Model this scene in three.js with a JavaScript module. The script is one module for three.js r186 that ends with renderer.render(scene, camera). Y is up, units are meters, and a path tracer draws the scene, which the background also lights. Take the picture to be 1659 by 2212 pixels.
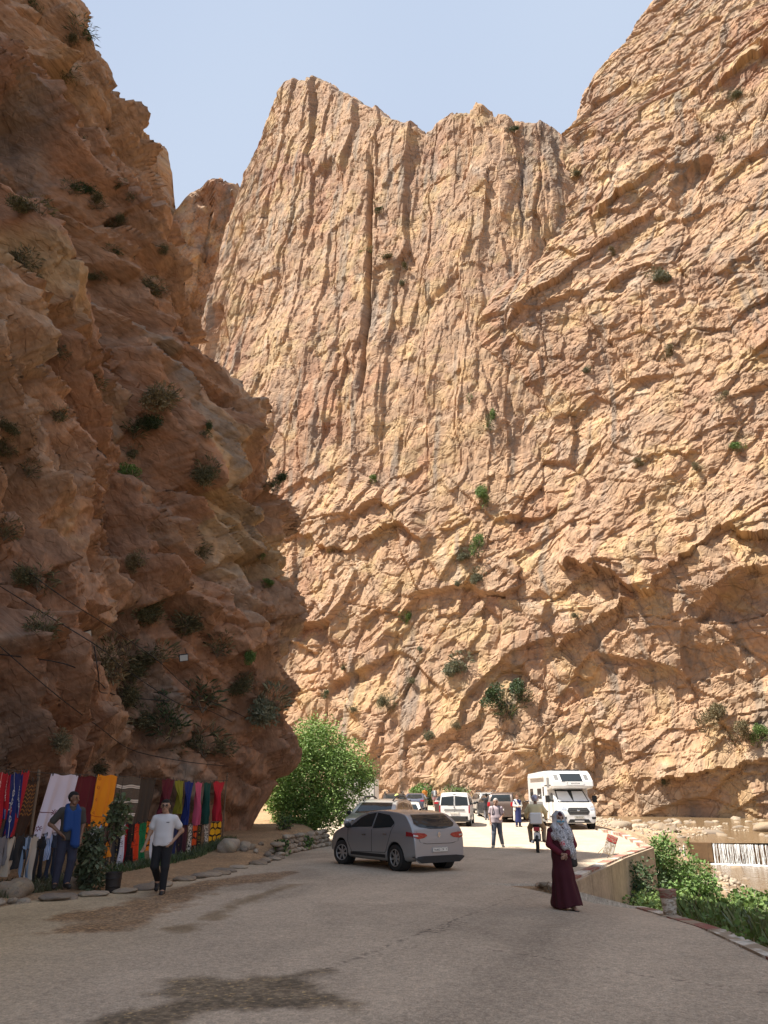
import * as THREE from 'three';
import { mergeGeometries } from 'three/addons/utils/BufferGeometryUtils.js';
import { RoundedBoxGeometry } from 'three/addons/geometries/RoundedBoxGeometry.js';
import { Brush, Evaluator, SUBTRACTION } from 'three-bvh-csg';

// ---------- camera, sky, sun, exposure ----------
const scene = new THREE.Scene();
const PITCH = Math.atan(610 / 1658), EYE = 1.85;
const camera = new THREE.PerspectiveCamera(2 * Math.atan(1106 / 1658) * 180 / Math.PI, 0.75, 0.1, 2000);
camera.position.set(0, EYE, 0);
camera.lookAt(0, EYE + Math.tan(PITCH), -1);
const EXPOSURE = 2.1;
{ // pale, slightly hazy desert sky
  const w = 256, h = 128, d = new Float32Array(w * h * 4);
  for (let j = 0; j < h; j++) for (let i = 0; i < w; i++) {
    const el = ((j + .5) / h - .5) * Math.PI, s = Math.max(0, Math.sin(el)), k = Math.pow(s, .6);
    const az = i / w * Math.PI * 2;
    const veil = .013 * Math.sin(az * 3 + s * 6) * Math.sin(az * 7 - s * 11) * s;
    const o = (j * w + i) * 4;
    d[o] = .304 - .038 * k + veil; d[o + 1] = .339 - .022 * k + veil; d[o + 2] = .413 - .007 * k + veil * .6; d[o + 3] = 1;
    if (el < 0) { d[o] = .3; d[o + 1] = .23; d[o + 2] = .17; }
  }
  const t = new THREE.DataTexture(d, w, h, THREE.RGBAFormat, THREE.FloatType);
  t.mapping = THREE.EquirectangularReflectionMapping; t.magFilter = THREE.LinearFilter; t.minFilter = THREE.LinearFilter;
  t.wrapS = THREE.RepeatWrapping; t.needsUpdate = true;
  scene.background = t; scene.environment = t;
}
const sun = new THREE.DirectionalLight(new THREE.Color(1, .93, .82), 5);
sun.position.set(-58, 100, -30 + 10); sun.target.position.set(0, 0, -30);
sun.castShadow = true; sun.shadow.mapSize.set(4096, 4096);
Object.assign(sun.shadow.camera, { left: -120, right: 120, top: 140, bottom: -120, near: 1, far: 500 });
scene.add(sun, sun.target);

// ---------- small tools ----------
function rng(a) { return () => { a |= 0; a = a + 0x6D2B79F5 | 0; let t = Math.imul(a ^ a >>> 15, 1 | a); t = t + Math.imul(t ^ t >>> 7, 61 | t) ^ t; return ((t ^ t >>> 14) >>> 0) / 4294967296; }; }
const lerp = (a, b, t) => a + (b - a) * t, clamp = (x, a = 0, b = 1) => x < a ? a : x > b ? b : x;
const sst = (a, b, x) => { const t = clamp((x - a) / (b - a)); return t * t * (3 - 2 * t); };
function interp(xs, ys, x) { if (x <= xs[0]) return ys[0]; for (let i = 1; i < xs.length; i++) if (x <= xs[i]) return lerp(ys[i - 1], ys[i], (x - xs[i - 1]) / (xs[i] - xs[i - 1])); return ys[ys.length - 1]; }
function h2(x, y, s) { let h = Math.imul(x, 374761393) + Math.imul(y, 668265263) + Math.imul(s, 1274126177) | 0; h = Math.imul(h ^ h >>> 13, 1274126177); h = Math.imul(h ^ h >>> 16, 2246822519); return ((h ^ h >>> 15) >>> 0) / 4294967296; }
const md = (a, n) => n ? ((a % n) + n) % n : a;
function vn(x, y, s = 0, per = 0) { // value noise -1..1
  const xi = Math.floor(x), yi = Math.floor(y); let fx = x - xi, fy = y - yi; fx = fx * fx * fx * (fx * (fx * 6 - 15) + 10); fy = fy * fy * fy * (fy * (fy * 6 - 15) + 10);
  const x0 = md(xi, per), x1 = md(xi + 1, per), y0 = md(yi, per), y1 = md(yi + 1, per);
  return 2 * lerp(lerp(h2(x0, y0, s), h2(x1, y0, s), fx), lerp(h2(x0, y1, s), h2(x1, y1, s), fx), fy) - 1;
}
function fbm(x, y, o, s = 0, per = 0) { let a = 1, r = 0, n = 0; for (let i = 0; i < o; i++) { r += a * vn(x, y, s + i * 17, per); n += a; a *= .5; x *= 2; y *= 2; per *= 2; } return r / n; }
const W = { f1: 0, f2: 0, a: 0, b: 0, c: 0, dx: 0, dy: 0 };
function worley(x, y, s = 0, per = 0) {
  const xi = Math.floor(x), yi = Math.floor(y); let f1 = 9, f2 = 9, bx = 0, by = 0, dx = 0, dy = 0;
  for (let j = -1; j <= 1; j++) for (let i = -1; i <= 1; i++) {
    const cx = xi + i, cy = yi + j, mx = md(cx, per), my = md(cy, per);
    const px = cx + h2(mx, my, s), py = cy + h2(mx, my, s + 7), ex = x - px, ey = y - py, d = ex * ex + ey * ey;
    if (d < f1) { f2 = f1; f1 = d; bx = mx; by = my; dx = ex; dy = ey; } else if (d < f2) f2 = d;
  }
  W.f1 = Math.sqrt(f1); W.f2 = Math.sqrt(f2); W.dx = dx; W.dy = dy; W.a = h2(bx, by, s + 13); W.b = h2(bx, by, s + 29); W.c = h2(bx, by, s + 31); return W;
}
// rock blocks: every cell sits proud or back by its own amount and is tilted, with open joints
const B2 = [0, 0, 0];
function block(x, y, s, joint = .1, tilt = .7, soft = .22) {
  const xi = Math.floor(x), yi = Math.floor(y); let f1 = 9, f2 = 9, v1 = 0, v2 = 0;
  for (let j = -1; j <= 1; j++) for (let i = -1; i <= 1; i++) {
    const cx = xi + i, cy = yi + j, ex = x - cx - h2(cx, cy, s), ey = y - cy - h2(cx, cy, s + 7), d = ex * ex + ey * ey;
    if (d < f2) { const v = (h2(cx, cy, s + 13) - .5) * 1.1 + tilt * 2 * ((h2(cx, cy, s + 29) - .5) * ex + (h2(cx, cy, s + 31) - .7) * ey);
      if (d < f1) { f2 = f1; v2 = v1; f1 = d; v1 = v; } else { f2 = d; v2 = v; } }
  }
  const e = Math.sqrt(f2) - Math.sqrt(f1), k = sst(0, soft, e) * .5 + .5;
  return v1 * k + v2 * (1 - k) - .3 * (1 - sst(0, joint, e));
}
const taken = new Map();
function numbered(n) { const k = taken.get(n) || 0; taken.set(n, k + 1); return k ? n + '_' + String(k).padStart(3, '0') : n; }
function tag(o, label, category, group) { o.userData.label = label; o.userData.category = category; if (group) o.userData.group = group; return o; }
function shade(o) { o.castShadow = o.receiveShadow = true; return o; }
function part(name, geo, m, parent) { const g = Array.isArray(geo) ? merge(geo) : geo; const o = shade(new THREE.Mesh(g, m)); o.name = name; parent.add(o); return o; }
function mesh(name, geo, m) { const o = part(numbered(name), geo, m, scene); return o; }
function thing(name, label, category, pos = [0, 0, 0], turn = 0, group) { const o = new THREE.Group(); o.name = numbered(name); o.position.set(...pos); o.rotation.y = turn; scene.add(o); return tag(o, label, category, group); }
function structure(name, geo, m) { const o = mesh(name, geo, m); o.userData.kind = 'structure'; return o; }
function merge(gs) {
  gs = gs.map(g => g.index ? g.toNonIndexed() : g);
  const hasC = gs.some(g => g.attributes.color);
  for (const g of gs) { for (const k of Object.keys(g.attributes)) if (!['position', 'normal', 'uv', 'color'].includes(k)) g.deleteAttribute(k);
    if (!g.attributes.uv) g.setAttribute('uv', new THREE.BufferAttribute(new Float32Array(g.attributes.position.count * 2), 2));
    if (!g.attributes.normal) g.computeVertexNormals();
    if (hasC && !g.attributes.color) g.setAttribute('color', new THREE.BufferAttribute(new Float32Array(g.attributes.position.count * 3).fill(1), 3)); }
  return mergeGeometries(gs);
}
const bx = (w, h, d, x = 0, y = 0, z = 0, r = 0) => { const g = r ? new RoundedBoxGeometry(w, h, d, 2, r) : new THREE.BoxGeometry(w, h, d); return g.translate(x, y, z); };
const cyl = (r0, r1, h, n = 16, x = 0, y = 0, z = 0) => new THREE.CylinderGeometry(r0, r1, h, n).translate(x, y, z);
function tube(pts, r, seg = 24, rad = 6) { return new THREE.TubeGeometry(new THREE.CatmullRomCurve3(pts.map(p => new THREE.Vector3(...p))), seg, r, rad); }
function bar(a, b, r, n = 8, r2 = r) { const A = new THREE.Vector3(...a), B = new THREE.Vector3(...b), d = B.clone().sub(A); const g = new THREE.CylinderGeometry(r2, r, d.length(), n); g.applyQuaternion(new THREE.Quaternion().setFromUnitVectors(new THREE.Vector3(0, 1, 0), d.normalize())); return g.translate((A.x + B.x) / 2, (A.y + B.y) / 2, (A.z + B.z) / 2); }
const C = (r, g, b) => new THREE.Color().setRGB(r, g, b);
const mat = (r, g, b, rough = .8, o = {}) => new THREE.MeshStandardMaterial({ color: C(r, g, b), roughness: rough, ...o });
function gridGeo(nx, ny, f, colored) { // f(i/nx, j/ny, out) fills out.p, out.uv, out.c
  const n = (nx + 1) * (ny + 1), P = new Float32Array(n * 3), U = new Float32Array(n * 2), K = colored ? new Float32Array(n * 3) : null, I = new Uint32Array(nx * ny * 6);
  const o = { p: [0, 0, 0], uv: [0, 0], c: [1, 1, 1] }; let k = 0;
  for (let j = 0; j <= ny; j++) for (let i = 0; i <= nx; i++, k++) { f(i, j, o); P.set(o.p, k * 3); U.set(o.uv, k * 2); if (K) K.set(o.c, k * 3); }
  k = 0; for (let j = 0; j < ny; j++) for (let i = 0; i < nx; i++) { const a = j * (nx + 1) + i, b = a + 1, c = a + nx + 1, d = c + 1; I[k++] = a; I[k++] = b; I[k++] = d; I[k++] = a; I[k++] = d; I[k++] = c; }
  const g = new THREE.BufferGeometry(); g.setAttribute('position', new THREE.BufferAttribute(P, 3)); g.setAttribute('uv', new THREE.BufferAttribute(U, 2)); if (K) g.setAttribute('color', new THREE.BufferAttribute(K, 3));
  g.setIndex(new THREE.BufferAttribute(I, 1)); g.computeVertexNormals(); return g;
}
function dataTex(n, m, f, srgb) { const d = new Uint8Array(n * m * 4), c = [0, 0, 0]; for (let j = 0; j < m; j++) for (let i = 0; i < n; i++) { f(i, j, c); const o = (j * n + i) * 4; d[o] = clamp(c[0], 0, 255); d[o + 1] = clamp(c[1], 0, 255); d[o + 2] = clamp(c[2], 0, 255); d[o + 3] = 255; }
  const t = new THREE.DataTexture(d, n, m); t.wrapS = t.wrapT = THREE.RepeatWrapping; t.magFilter = THREE.LinearFilter; t.minFilter = THREE.LinearMipmapLinearFilter; t.generateMipmaps = true; if (srgb) t.colorSpace = THREE.SRGBColorSpace; t.needsUpdate = true; return t; }
const rep = (t, x, y = x) => { const c = t.clone(); c.repeat.set(x, y); c.needsUpdate = true; return c; };

// ---------- rock surface textures (grain, stains and joints, with crevice shade painted into the colour map) ----------
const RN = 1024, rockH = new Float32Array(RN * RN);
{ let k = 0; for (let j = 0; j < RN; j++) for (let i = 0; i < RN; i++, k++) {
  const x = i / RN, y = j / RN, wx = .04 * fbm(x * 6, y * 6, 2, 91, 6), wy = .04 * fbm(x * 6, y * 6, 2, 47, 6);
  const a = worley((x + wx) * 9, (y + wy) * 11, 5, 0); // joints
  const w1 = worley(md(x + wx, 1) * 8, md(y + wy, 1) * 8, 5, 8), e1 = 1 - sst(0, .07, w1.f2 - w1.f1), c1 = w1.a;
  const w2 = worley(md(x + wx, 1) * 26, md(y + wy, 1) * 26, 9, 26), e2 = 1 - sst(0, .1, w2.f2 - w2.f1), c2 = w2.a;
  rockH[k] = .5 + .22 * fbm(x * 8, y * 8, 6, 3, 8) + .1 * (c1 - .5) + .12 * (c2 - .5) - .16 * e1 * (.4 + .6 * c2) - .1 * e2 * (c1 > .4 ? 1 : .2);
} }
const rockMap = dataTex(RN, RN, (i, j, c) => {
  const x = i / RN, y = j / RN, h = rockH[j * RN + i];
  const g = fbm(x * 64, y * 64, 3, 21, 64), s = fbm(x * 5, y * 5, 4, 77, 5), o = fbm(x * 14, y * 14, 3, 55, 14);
  const b = 214 + 22 * g + 16 * s + 10 * o - (h < .4 ? (.4 - h) * 260 : 0);  // joints and hollows of the relief darkened: crevice shade put into the colour
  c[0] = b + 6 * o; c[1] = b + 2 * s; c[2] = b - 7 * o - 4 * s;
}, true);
const rockBump = dataTex(RN, RN, (i, j, c) => { const v = 255 * clamp(rockH[j * RN + i]); c[0] = c[1] = c[2] = v; });
const grainMap = dataTex(512, 512, (i, j, c) => { const x = i / 512, y = j / 512, g = fbm(x * 48, y * 48, 3, 23, 48), q = fbm(x * 5, y * 5, 4, 79, 5), o = fbm(x * 14, y * 14, 3, 57, 14); const b = 212 + 24 * g + 18 * q + 12 * o; c[0] = b + 7 * o; c[1] = b + 2 * q; c[2] = b - 8 * o; }, true);
const grainBump = dataTex(512, 512, (i, j, c) => { const x = i / 512, y = j / 512, w = worley(x * 24, y * 24, 39, 24); c[0] = c[1] = c[2] = 128 + 100 * fbm(x * 10, y * 10, 6, 37, 10) + 34 * (w.a - .5); });
const grainMat = (tile, bump) => new THREE.MeshStandardMaterial({ vertexColors: true, roughness: .95, map: rep(grainMap, 1 / tile), bumpMap: rep(grainBump, 1 / tile), bumpScale: bump });
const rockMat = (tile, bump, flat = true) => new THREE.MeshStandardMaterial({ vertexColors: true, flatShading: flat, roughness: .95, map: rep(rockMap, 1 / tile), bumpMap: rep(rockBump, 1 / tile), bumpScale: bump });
// ---------- cliffs ----------
// A cliff is a curtain over a plan line: columns along the line, rows up the face.
function samplePath(pts, stepAt) { // pts [x,z]; returns columns with position, outward normal (to the right of travel) and arc length
  const cv = new THREE.CatmullRomCurve3(pts.map(p => new THREE.Vector3(p[0], 0, p[1])), false, 'centripetal'); const Lt = cv.getLength(); cv.arcLengthDivisions = 800;
  const out = []; let s = 0; while (s <= Lt) { const u = s / Lt, p = cv.getPointAt(u), t = cv.getTangentAt(u); out.push({ x: p.x, z: p.z, nx: -t.z, nz: t.x, s, u }); s += stepAt(p.x, p.z, s); }
  return out;
}
function cliff(name, cols, rows, place, tone, m) {
  const nx = cols.length - 1, ny = rows.length - 1;
  const g = gridGeo(nx, ny, (i, j, o) => { const c = cols[i], r = rows[j]; const d = place(c, r, o.p, j / ny); o.uv[0] = c.s + .8 * d; o.uv[1] = r * (c.H ? c.H : 1) + .45 * d; tone(c, r, d, o.c, o.p); }, true);
  return structure(name, g, m);
}
const mixc = (a, b, t, o) => { o[0] = lerp(a[0], b[0], t); o[1] = lerp(a[1], b[1], t); o[2] = lerp(a[2], b[2], t); };
const ROCK = { tan: [.535, .345, .215], ochre: [.59, .395, .215], red: [.45, .25, .15], dark: [.24, .155, .105], pale: [.57, .43, .31], grey: [.32, .25, .19] };
function rockTone(x, y, s, o, bias = 0, yel = 0) {
  const n = fbm(x * .11, y * .07, 4, s), k = fbm(x * .35, y * .3, 3, s + 5), st = fbm(x * .9, y * .07, 3, s + 9), w = worley(x * .45 + k * .5, y * .4 + n, s + 3);
  mixc(ROCK.tan, ROCK.red, sst(-.1, .55, n + bias), o);
  const t1 = sst(.05, .5, k * .8 + (w.a - .5) * .5 + yel); o[0] = lerp(o[0], ROCK.ochre[0], t1); o[1] = lerp(o[1], ROCK.ochre[1], t1); o[2] = lerp(o[2], ROCK.ochre[2], t1);
  const t2 = sst(.18, .6, st + .3 * n) * .8; o[0] = lerp(o[0], ROCK.grey[0], t2); o[1] = lerp(o[1], ROCK.grey[1], t2); o[2] = lerp(o[2], ROCK.grey[2], t2);
  const t3 = sst(.34, .6, fbm(x * .5, y * .3, 3, s + 40)) * .6; o[0] = lerp(o[0], ROCK.pale[0], t3); o[1] = lerp(o[1], ROCK.pale[1], t3); o[2] = lerp(o[2], ROCK.pale[2], t3);
  const v = .92 + .16 * w.b; o[0] *= v; o[1] *= v; o[2] *= v;
}
// ledge: an overhanging lip that follows a line in (s, h); juts a metres, dies out over L metres above
function ledge(s, h, pts, a, L) {
  if (s < pts[0][0] || s > pts[pts.length - 1][0]) return 0;
  let y = 0; for (let i = 1; i < pts.length; i++) if (s <= pts[i][0]) { y = lerp(pts[i - 1][1], pts[i][1], (s - pts[i - 1][0]) / (pts[i][0] - pts[i - 1][0])); break; }
  const d = h - y - (1.6 * fbm(s * .35, h * .12, 3, 71) + .5 * vn(s * 1.4, h * .3, 74)) * Math.min(1, L * .1), e = Math.min(1, (s - pts[0][0]) * .7, (pts[pts.length - 1][0] - s) * .7);
  return d < 0 || d > L ? 0 : .85 * a * e * (1 - d / L) * (.75 + .5 * vn(s * .35, 3, 72));
}
// --- shaded cliff on the left, ending in a nose ---
const leftX = (() => { const hs = [-1, 0, 1.2, 2.4, 3.46, 5.51, 9.05, 11.24, 13.11, 14.63, 15.41, 16.58, 17.56, 19.17, 20.59, 21.63, 23.09, 24.79, 26.53, 27.41, 28.52, 30.32, 31.46, 32.39, 33.32, 34.74, 35.22, 36.2, 38.5, 44, 52, 60], xs = [-4.6, -4.6, -4.6, -4.5, -4.3, -4.1, -3.8, -3.8, -3.9, -4.6, -5.25, -5.45, -6, -7.2, -7.66, -8.4, -8.5, -8.94, -9.15, -9.75, -10.15, -10.96, -11.75, -12.6, -12.8, -13.1, -13.55, -14.2, -15.4, -17.8, -20.6, -24];
  return h => interp(hs, xs, h) + interp([0, 2, 4, 8, 11, 14, 20], [0, .2, .25, .3, .4, .4, -.2], h); })();
const leftPath = [[-26, 60], [-19, 30], [-13.5, 5], [-10.4, -8], [-8.9, -16.5], [-7.8, -22], [-6.4, -27], [-5.1, -30], [-5.5, -31.6], [-8, -32.8], [-13, -34.5], [-24, -37], [-45, -39]];
function leftDisp(s, h) {
  const q = fbm(s * .12, h * .1, 3, 11);
  const wx = s + .7 * fbm(s * .3, h * .3, 3, 12), wy = h + .7 * fbm(s * .3, h * .3, 3, 14);
  const al = wx * .5 - wy * .866, ac = wx * .866 + wy * .5; // slabs run down to the right
  const bl = wx * .8 - wy * .6, bc = wx * .6 + wy * .8;
  let d = 1.1 * q + 1.3 * block(al / 6, ac / 2.7, 21, .05, .8, .09) + .95 * block(bl / 2.6, bc / 1.6, 22, .05, 1, .07) + .46 * block(al / 1.3, ac / .9, 23, .06, 1, .1) + .2 * block(bl / .6, bc / .45, 24, .08, 1, .14) + .07 * block(al / .3, ac / .25, 25, .1, 1, .2) + .1 * fbm(s * 1.6, h * 1.6, 4, 15);
  d += .45 * fbm(wx * .45 + wy * .16, wy * .05, 3, 19) - .5 * sst(.1, 0, Math.abs(fbm(wx * .16 + wy * .09, wy * .05, 2, 20)));
  return d;
}
const leftCols = samplePath(leftPath, (x, z) => z > 2 ? 1.2 : z > -10 ? .35 : z > -33 ? .075 : .4);
const leftRows = []; for (let h = -.6; h < 44; h += h < 14 ? .075 : .1) leftRows.push(h); for (let h = 44; h < 48; h += .5) leftRows.push(h); leftRows.push(48.5, 49, 49.2, 49.3);
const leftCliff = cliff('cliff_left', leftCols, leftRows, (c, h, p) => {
  const far = sst(-30.7, -34, c.z), near = sst(-12, 12, c.z), slab = sst(-29, -25, c.z);
  let rec = leftX(h) - leftX(0); rec = lerp(rec, Math.min(0, rec - 1.2) - .16 * Math.min(h, 12) + .35 * sst(0, 2, h), slab); rec *= 1 - .2 * near; rec -= far * h * .9;
  const s = c.s, d = leftDisp(s, h);
  // undercut base beside the tree, bulging overhang high on the left
  let e = d * (.35 + .65 * sst(0, 3.5, h)) * (1 - .4 * sst(27, 35, h)) * (1 - .85 * sst(-30.1, -30.9, c.z) * sst(24, 31, h));
  e += 3.2 * Math.exp(-(((c.z + 16.5) / 4.2) ** 2 + ((h - 23.5) / 4.5) ** 2)) * sst(19.5, 22.5, h);
  e -= .35 * sst(2.2, .6, h) * sst(-27, -30, c.z);
  const top = h > 48.2 ? (h - 48.2) * 40 : 0;
  p[0] = c.x + rec + c.nx * e - top; p[1] = h + .12 * e + Math.max(0, h - 31) * (.45 * sst(-28, -23, c.z) + .3 * sst(-21, -8, c.z)); p[2] = c.z + c.nz * e + .18 * (h - 3) * sst(0, -14, c.z); return d;
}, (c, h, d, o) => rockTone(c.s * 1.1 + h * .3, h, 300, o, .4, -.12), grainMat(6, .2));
// --- far wall: sunlit, tall pillars above, big broken blocks below ---
const farH = [[7, 100], [17, 112], [19.9, 117], [21.5, 126], [23.2, 134], [25.7, 143], [28, 146.5], [30, 146], [32, 144.8], [36, 142.3], [39.8, 137], [43.5, 131.8], [47.3, 127], [51, 122.3], [53, 120], [55, 116.5], [57, 114.5], [58.8, 113], [62.6, 111.8], [66.4, 112.5], [70.2, 112], [74, 108.3], [77.7, 105.3], [81.5, 104.3], [85.3, 102.3], [90, 103], [96, 107], [110, 118]];
const farPath = [[-41.5, -134], [-38.5, -118], [-36.5, -106.5], [-28, -101], [-10, -91], [10, -82], [24, -80], [45, -88]];
const farRec = h => interp([0, 20, 45, 60, 120, 160], [0, 2.5, 6.5, 10, 18, 26], h);
const farCols = samplePath(farPath, (x, z) => z < -108 ? .6 : x > 22 ? .7 : .19);
{ const s0 = farCols.find(c => c.x > -28 && c.z > -101.5).s; // s where the table's column at x = -28 sits
  for (const c of farCols) { const st = c.s - s0 + 30; c.H = interp(farH.map(a => a[0]), farH.map(a => a[1]), st) + 2.2 + 1.2 * fbm(c.s * .5, 3, 3, 61) + (worley(c.s * .33, 2.5, 62).a - .5) * 1.0; } }
function farDisp(s, h) {
  const up = sst(34, 52, h + 9 * fbm(s * .05, h * .03, 2, 33) + (s < 50 ? 10 : 0));
  const wx = s + 1.1 * fbm(s * .14, h * .12, 3, 31), wy = h + 1.1 * fbm(s * .14, h * .12, 3, 32);
  const pil = 1.15 * block(wx / 5.6, wy / 40, 41, .05, .6, .07) + .5 * block(wx / 2.3, wy / 16, 42, .07, .6, .09) + .22 * block(wx / 1.3, wy / 5, 43, .1, .7, .12) + .13 * block(wx / .8, wy / 1.6, 47, .12, .9, .2) + .5 * Math.min(0, block(wx / 6, wy / 5, 49, .03, .3, .04) + .25);
  const al = wx * .8 + wy * .6, ac = -wx * .6 + wy * .8, bl = wx * .45 + wy * .9, bc = -wx * .9 + wy * .45;
  const blk = 1.0 * block(al / 8.5, ac / 6.5, 44, .035, .7, .035) + .48 * block(bl / 3.6, bc / 2.6, 45, .06, .7, .05) + .25 * block(al / 1.6, ac / 1.3, 46, .1, .7, .1) + .1 * block(bl / .8, bc / .7, 48, .14, .8, .16);
  return lerp(blk, pil, up) + 2 * fbm(s * .05, h * .035, 3, 34) + .22 * fbm(s * .9, h * .35, 4, 35);
}
const farRows = []; for (let i = 0; i <= 560; i++) farRows.push(i / 560 * 1.0); farRows.push(1.004, 1.006, 1.007);
const farCliff = cliff('cliff_far', farCols, farRows, (c, r, p) => {
  const h = Math.min(r, 1) * c.H - 1, back = r > 1 ? (r - 1) * 4000 : 0, top = sst(.965, 1, r);
  const d = farDisp(c.s, h), rec = farRec(h) + top * top * 3.5;
  let e = d + ledge(c.s, h, [[47, 33], [52, 36], [58, 33], [64, 31], [70, 34], [74, 30]], 2.2, 7) + ledge(c.s, h, [[44, 20], [49, 17], [55, 20], [60, 18]], 2, 6);
  // the two long open cracks of the upper wall
  e -= 2.2 * Math.exp(-(((c.s - 62.1 + .05 * (h - 70)) / .4) ** 2)) * sst(52, 60, h) * sst(112, 96, h);
  e -= 1.2 * Math.exp(-(((c.s - 70.6) / 2.6) ** 2)) * sst(84, 106, h);
  p[0] = c.x + .4 * rec + c.nx * e; p[1] = h + .1 * e - back * 1.3; p[2] = c.z - .9 * rec - back + c.nz * e; return d;
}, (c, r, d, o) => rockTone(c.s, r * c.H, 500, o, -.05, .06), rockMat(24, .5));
// --- towers further up the gorge ---
const towH = [90, 90, 92, 92, 94, 94, 96, 98, 100, 104, 118, 138, 142.25, 142, 142, 141.5, 135.5, 130.25, 127, 131.5, 134.5, 135.75, 137.25, 137.5, 136.5, 134, 129.75, 125.75, 124.25, 125, 126, 127, 127.75, 128.75, 129.75, 130.5];
const towCols = samplePath([[-85, -108], [-60, -118], [-42, -128], [-20, -140]], () => .3);
for (const c of towCols) { const f = clamp(c.s / 72.6) * 35, i = Math.min(34, Math.floor(f)); c.H = lerp(towH[i], towH[i + 1], f - i) + 1.2 * fbm(c.s * .6, 1, 3, 63) + (worley(c.s * .4, 7.5, 64).a - .5) * 1.8; }
cliff('cliff_towers', towCols, farRows.filter((r, i) => i % 2 === 0 || r > 1), (c, r, p) => {
  const h = Math.min(r, 1) * c.H - 1, back = r > 1 ? (r - 1) * 4000 : 0, top = sst(.96, 1, r), rec = h * .1 + top * top * 3, s = c.s + 200;
  const wx = s + 1.6 * fbm(s * .14, h * .12, 3, 31);
  let e = 2 * block(wx / 6, h / 16, 51, .14, .8) + .9 * block(wx / 2.2, h / 3.4, 52, .14, .8) + .5 * fbm(s * .6, h * .5, 4, 53);
  e -= 5 * Math.exp(-(((c.s - 37.5) / 2.4) ** 2)) * sst(70, 120, h);
  p[0] = c.x + .4 * rec + c.nx * e; p[1] = h + .1 * e - back * 1.3; p[2] = c.z - .9 * rec - back + c.nz * e; return e;
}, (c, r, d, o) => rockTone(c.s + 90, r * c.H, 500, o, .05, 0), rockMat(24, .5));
// --- right wall with its own left edge leaning back to the right ---
const rightX = (() => { const hs = [-3, 5.2, 12.9, 25.2, 34.3, 40.8, 47.7, 55, 62.8, 74.6, 87.5, 101, 104.8, 110.3, 115.9, 124.2, 134, 150], xs = [14.2, 14.2, 14.4, 11.3, 12.9, 13.9, 14.6, 14.3, 14.1, 20.1, 24.7, 27.4, 31.8, 35.8, 37.3, 41.4, 46.8, 56]; return h => interp(hs, xs, h) - 13 - interp([62, 101, 134, 150], [0, 2.8, 1, 0], h); })();
const rightPath = [[24, -112], [15.5, -98], [12.6, -88], [13.2, -83.2], [16.5, -81.4], [24, -77.5], [36, -70.8], [50, -62.5], [62, -52], [68, -36], [66, -12], [72, 20]];
const rightCols = samplePath(rightPath, (x, z) => z < -92 ? .6 : x > 58 || z > -55 ? 1.4 : .15);
function rightDisp(s, h) {
  const wx = s + 1.2 * fbm(s * .13, h * .13, 3, 81), wy = h + 1.2 * fbm(s * .13, h * .13, 3, 82);
  const al = wx * .8 + wy * .6, ac = -wx * .6 + wy * .8, bl = wx * .6 + wy * .8, bc = -wx * .8 + wy * .6; // beds climb to the right
  const lowA = sst(40, 22, h), al2 = wx * .96 + wy * .28, ac2 = -wx * .28 + wy * .96;
  const a = .85 * block(al / 8, ac / 6.5, 83, .035, .6, .035) + .34 * block(bl / 3.4, bc / 2.8, 84, .06, .65, .05);
  const b = 1.0 * block(al2 / 10, ac2 / 5.6, 87, .035, .6, .035) + .36 * block(al2 / 3.8, ac2 / 2.2, 88, .06, .65, .05);
  const cc = .8 * block(wx / 6, wy / 8, 97, .04, .6, .04) + .36 * block(wx / 2.4, wy / 3.4, 98, .07, .7, .07), mk = sst(-.3, .2, fbm(s * .06, h * .05, 3, 96));
  return lerp(lerp(a, cc, mk), b, lowA) + .22 * block(al / 1.5, ac / 1.3, 85, .1, .7, .1) + .1 * block(bl / .8, bc / .6, 89, .14, .8, .16) + 1.8 * fbm(s * .06, h * .05, 3, 86) + .3 * fbm(s * .6, h * .7, 4, 90);
}
const rightRows = []; for (let h = -3; h < 62; h += .17) rightRows.push(h); for (let h = 62; h < 150; h += .24) rightRows.push(h); rightRows.push(150.5, 151, 151.2);
const rs0 = rightCols.find(c => c.z > -83.4 && c.x > 13).s; // left edge of the wall
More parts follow.
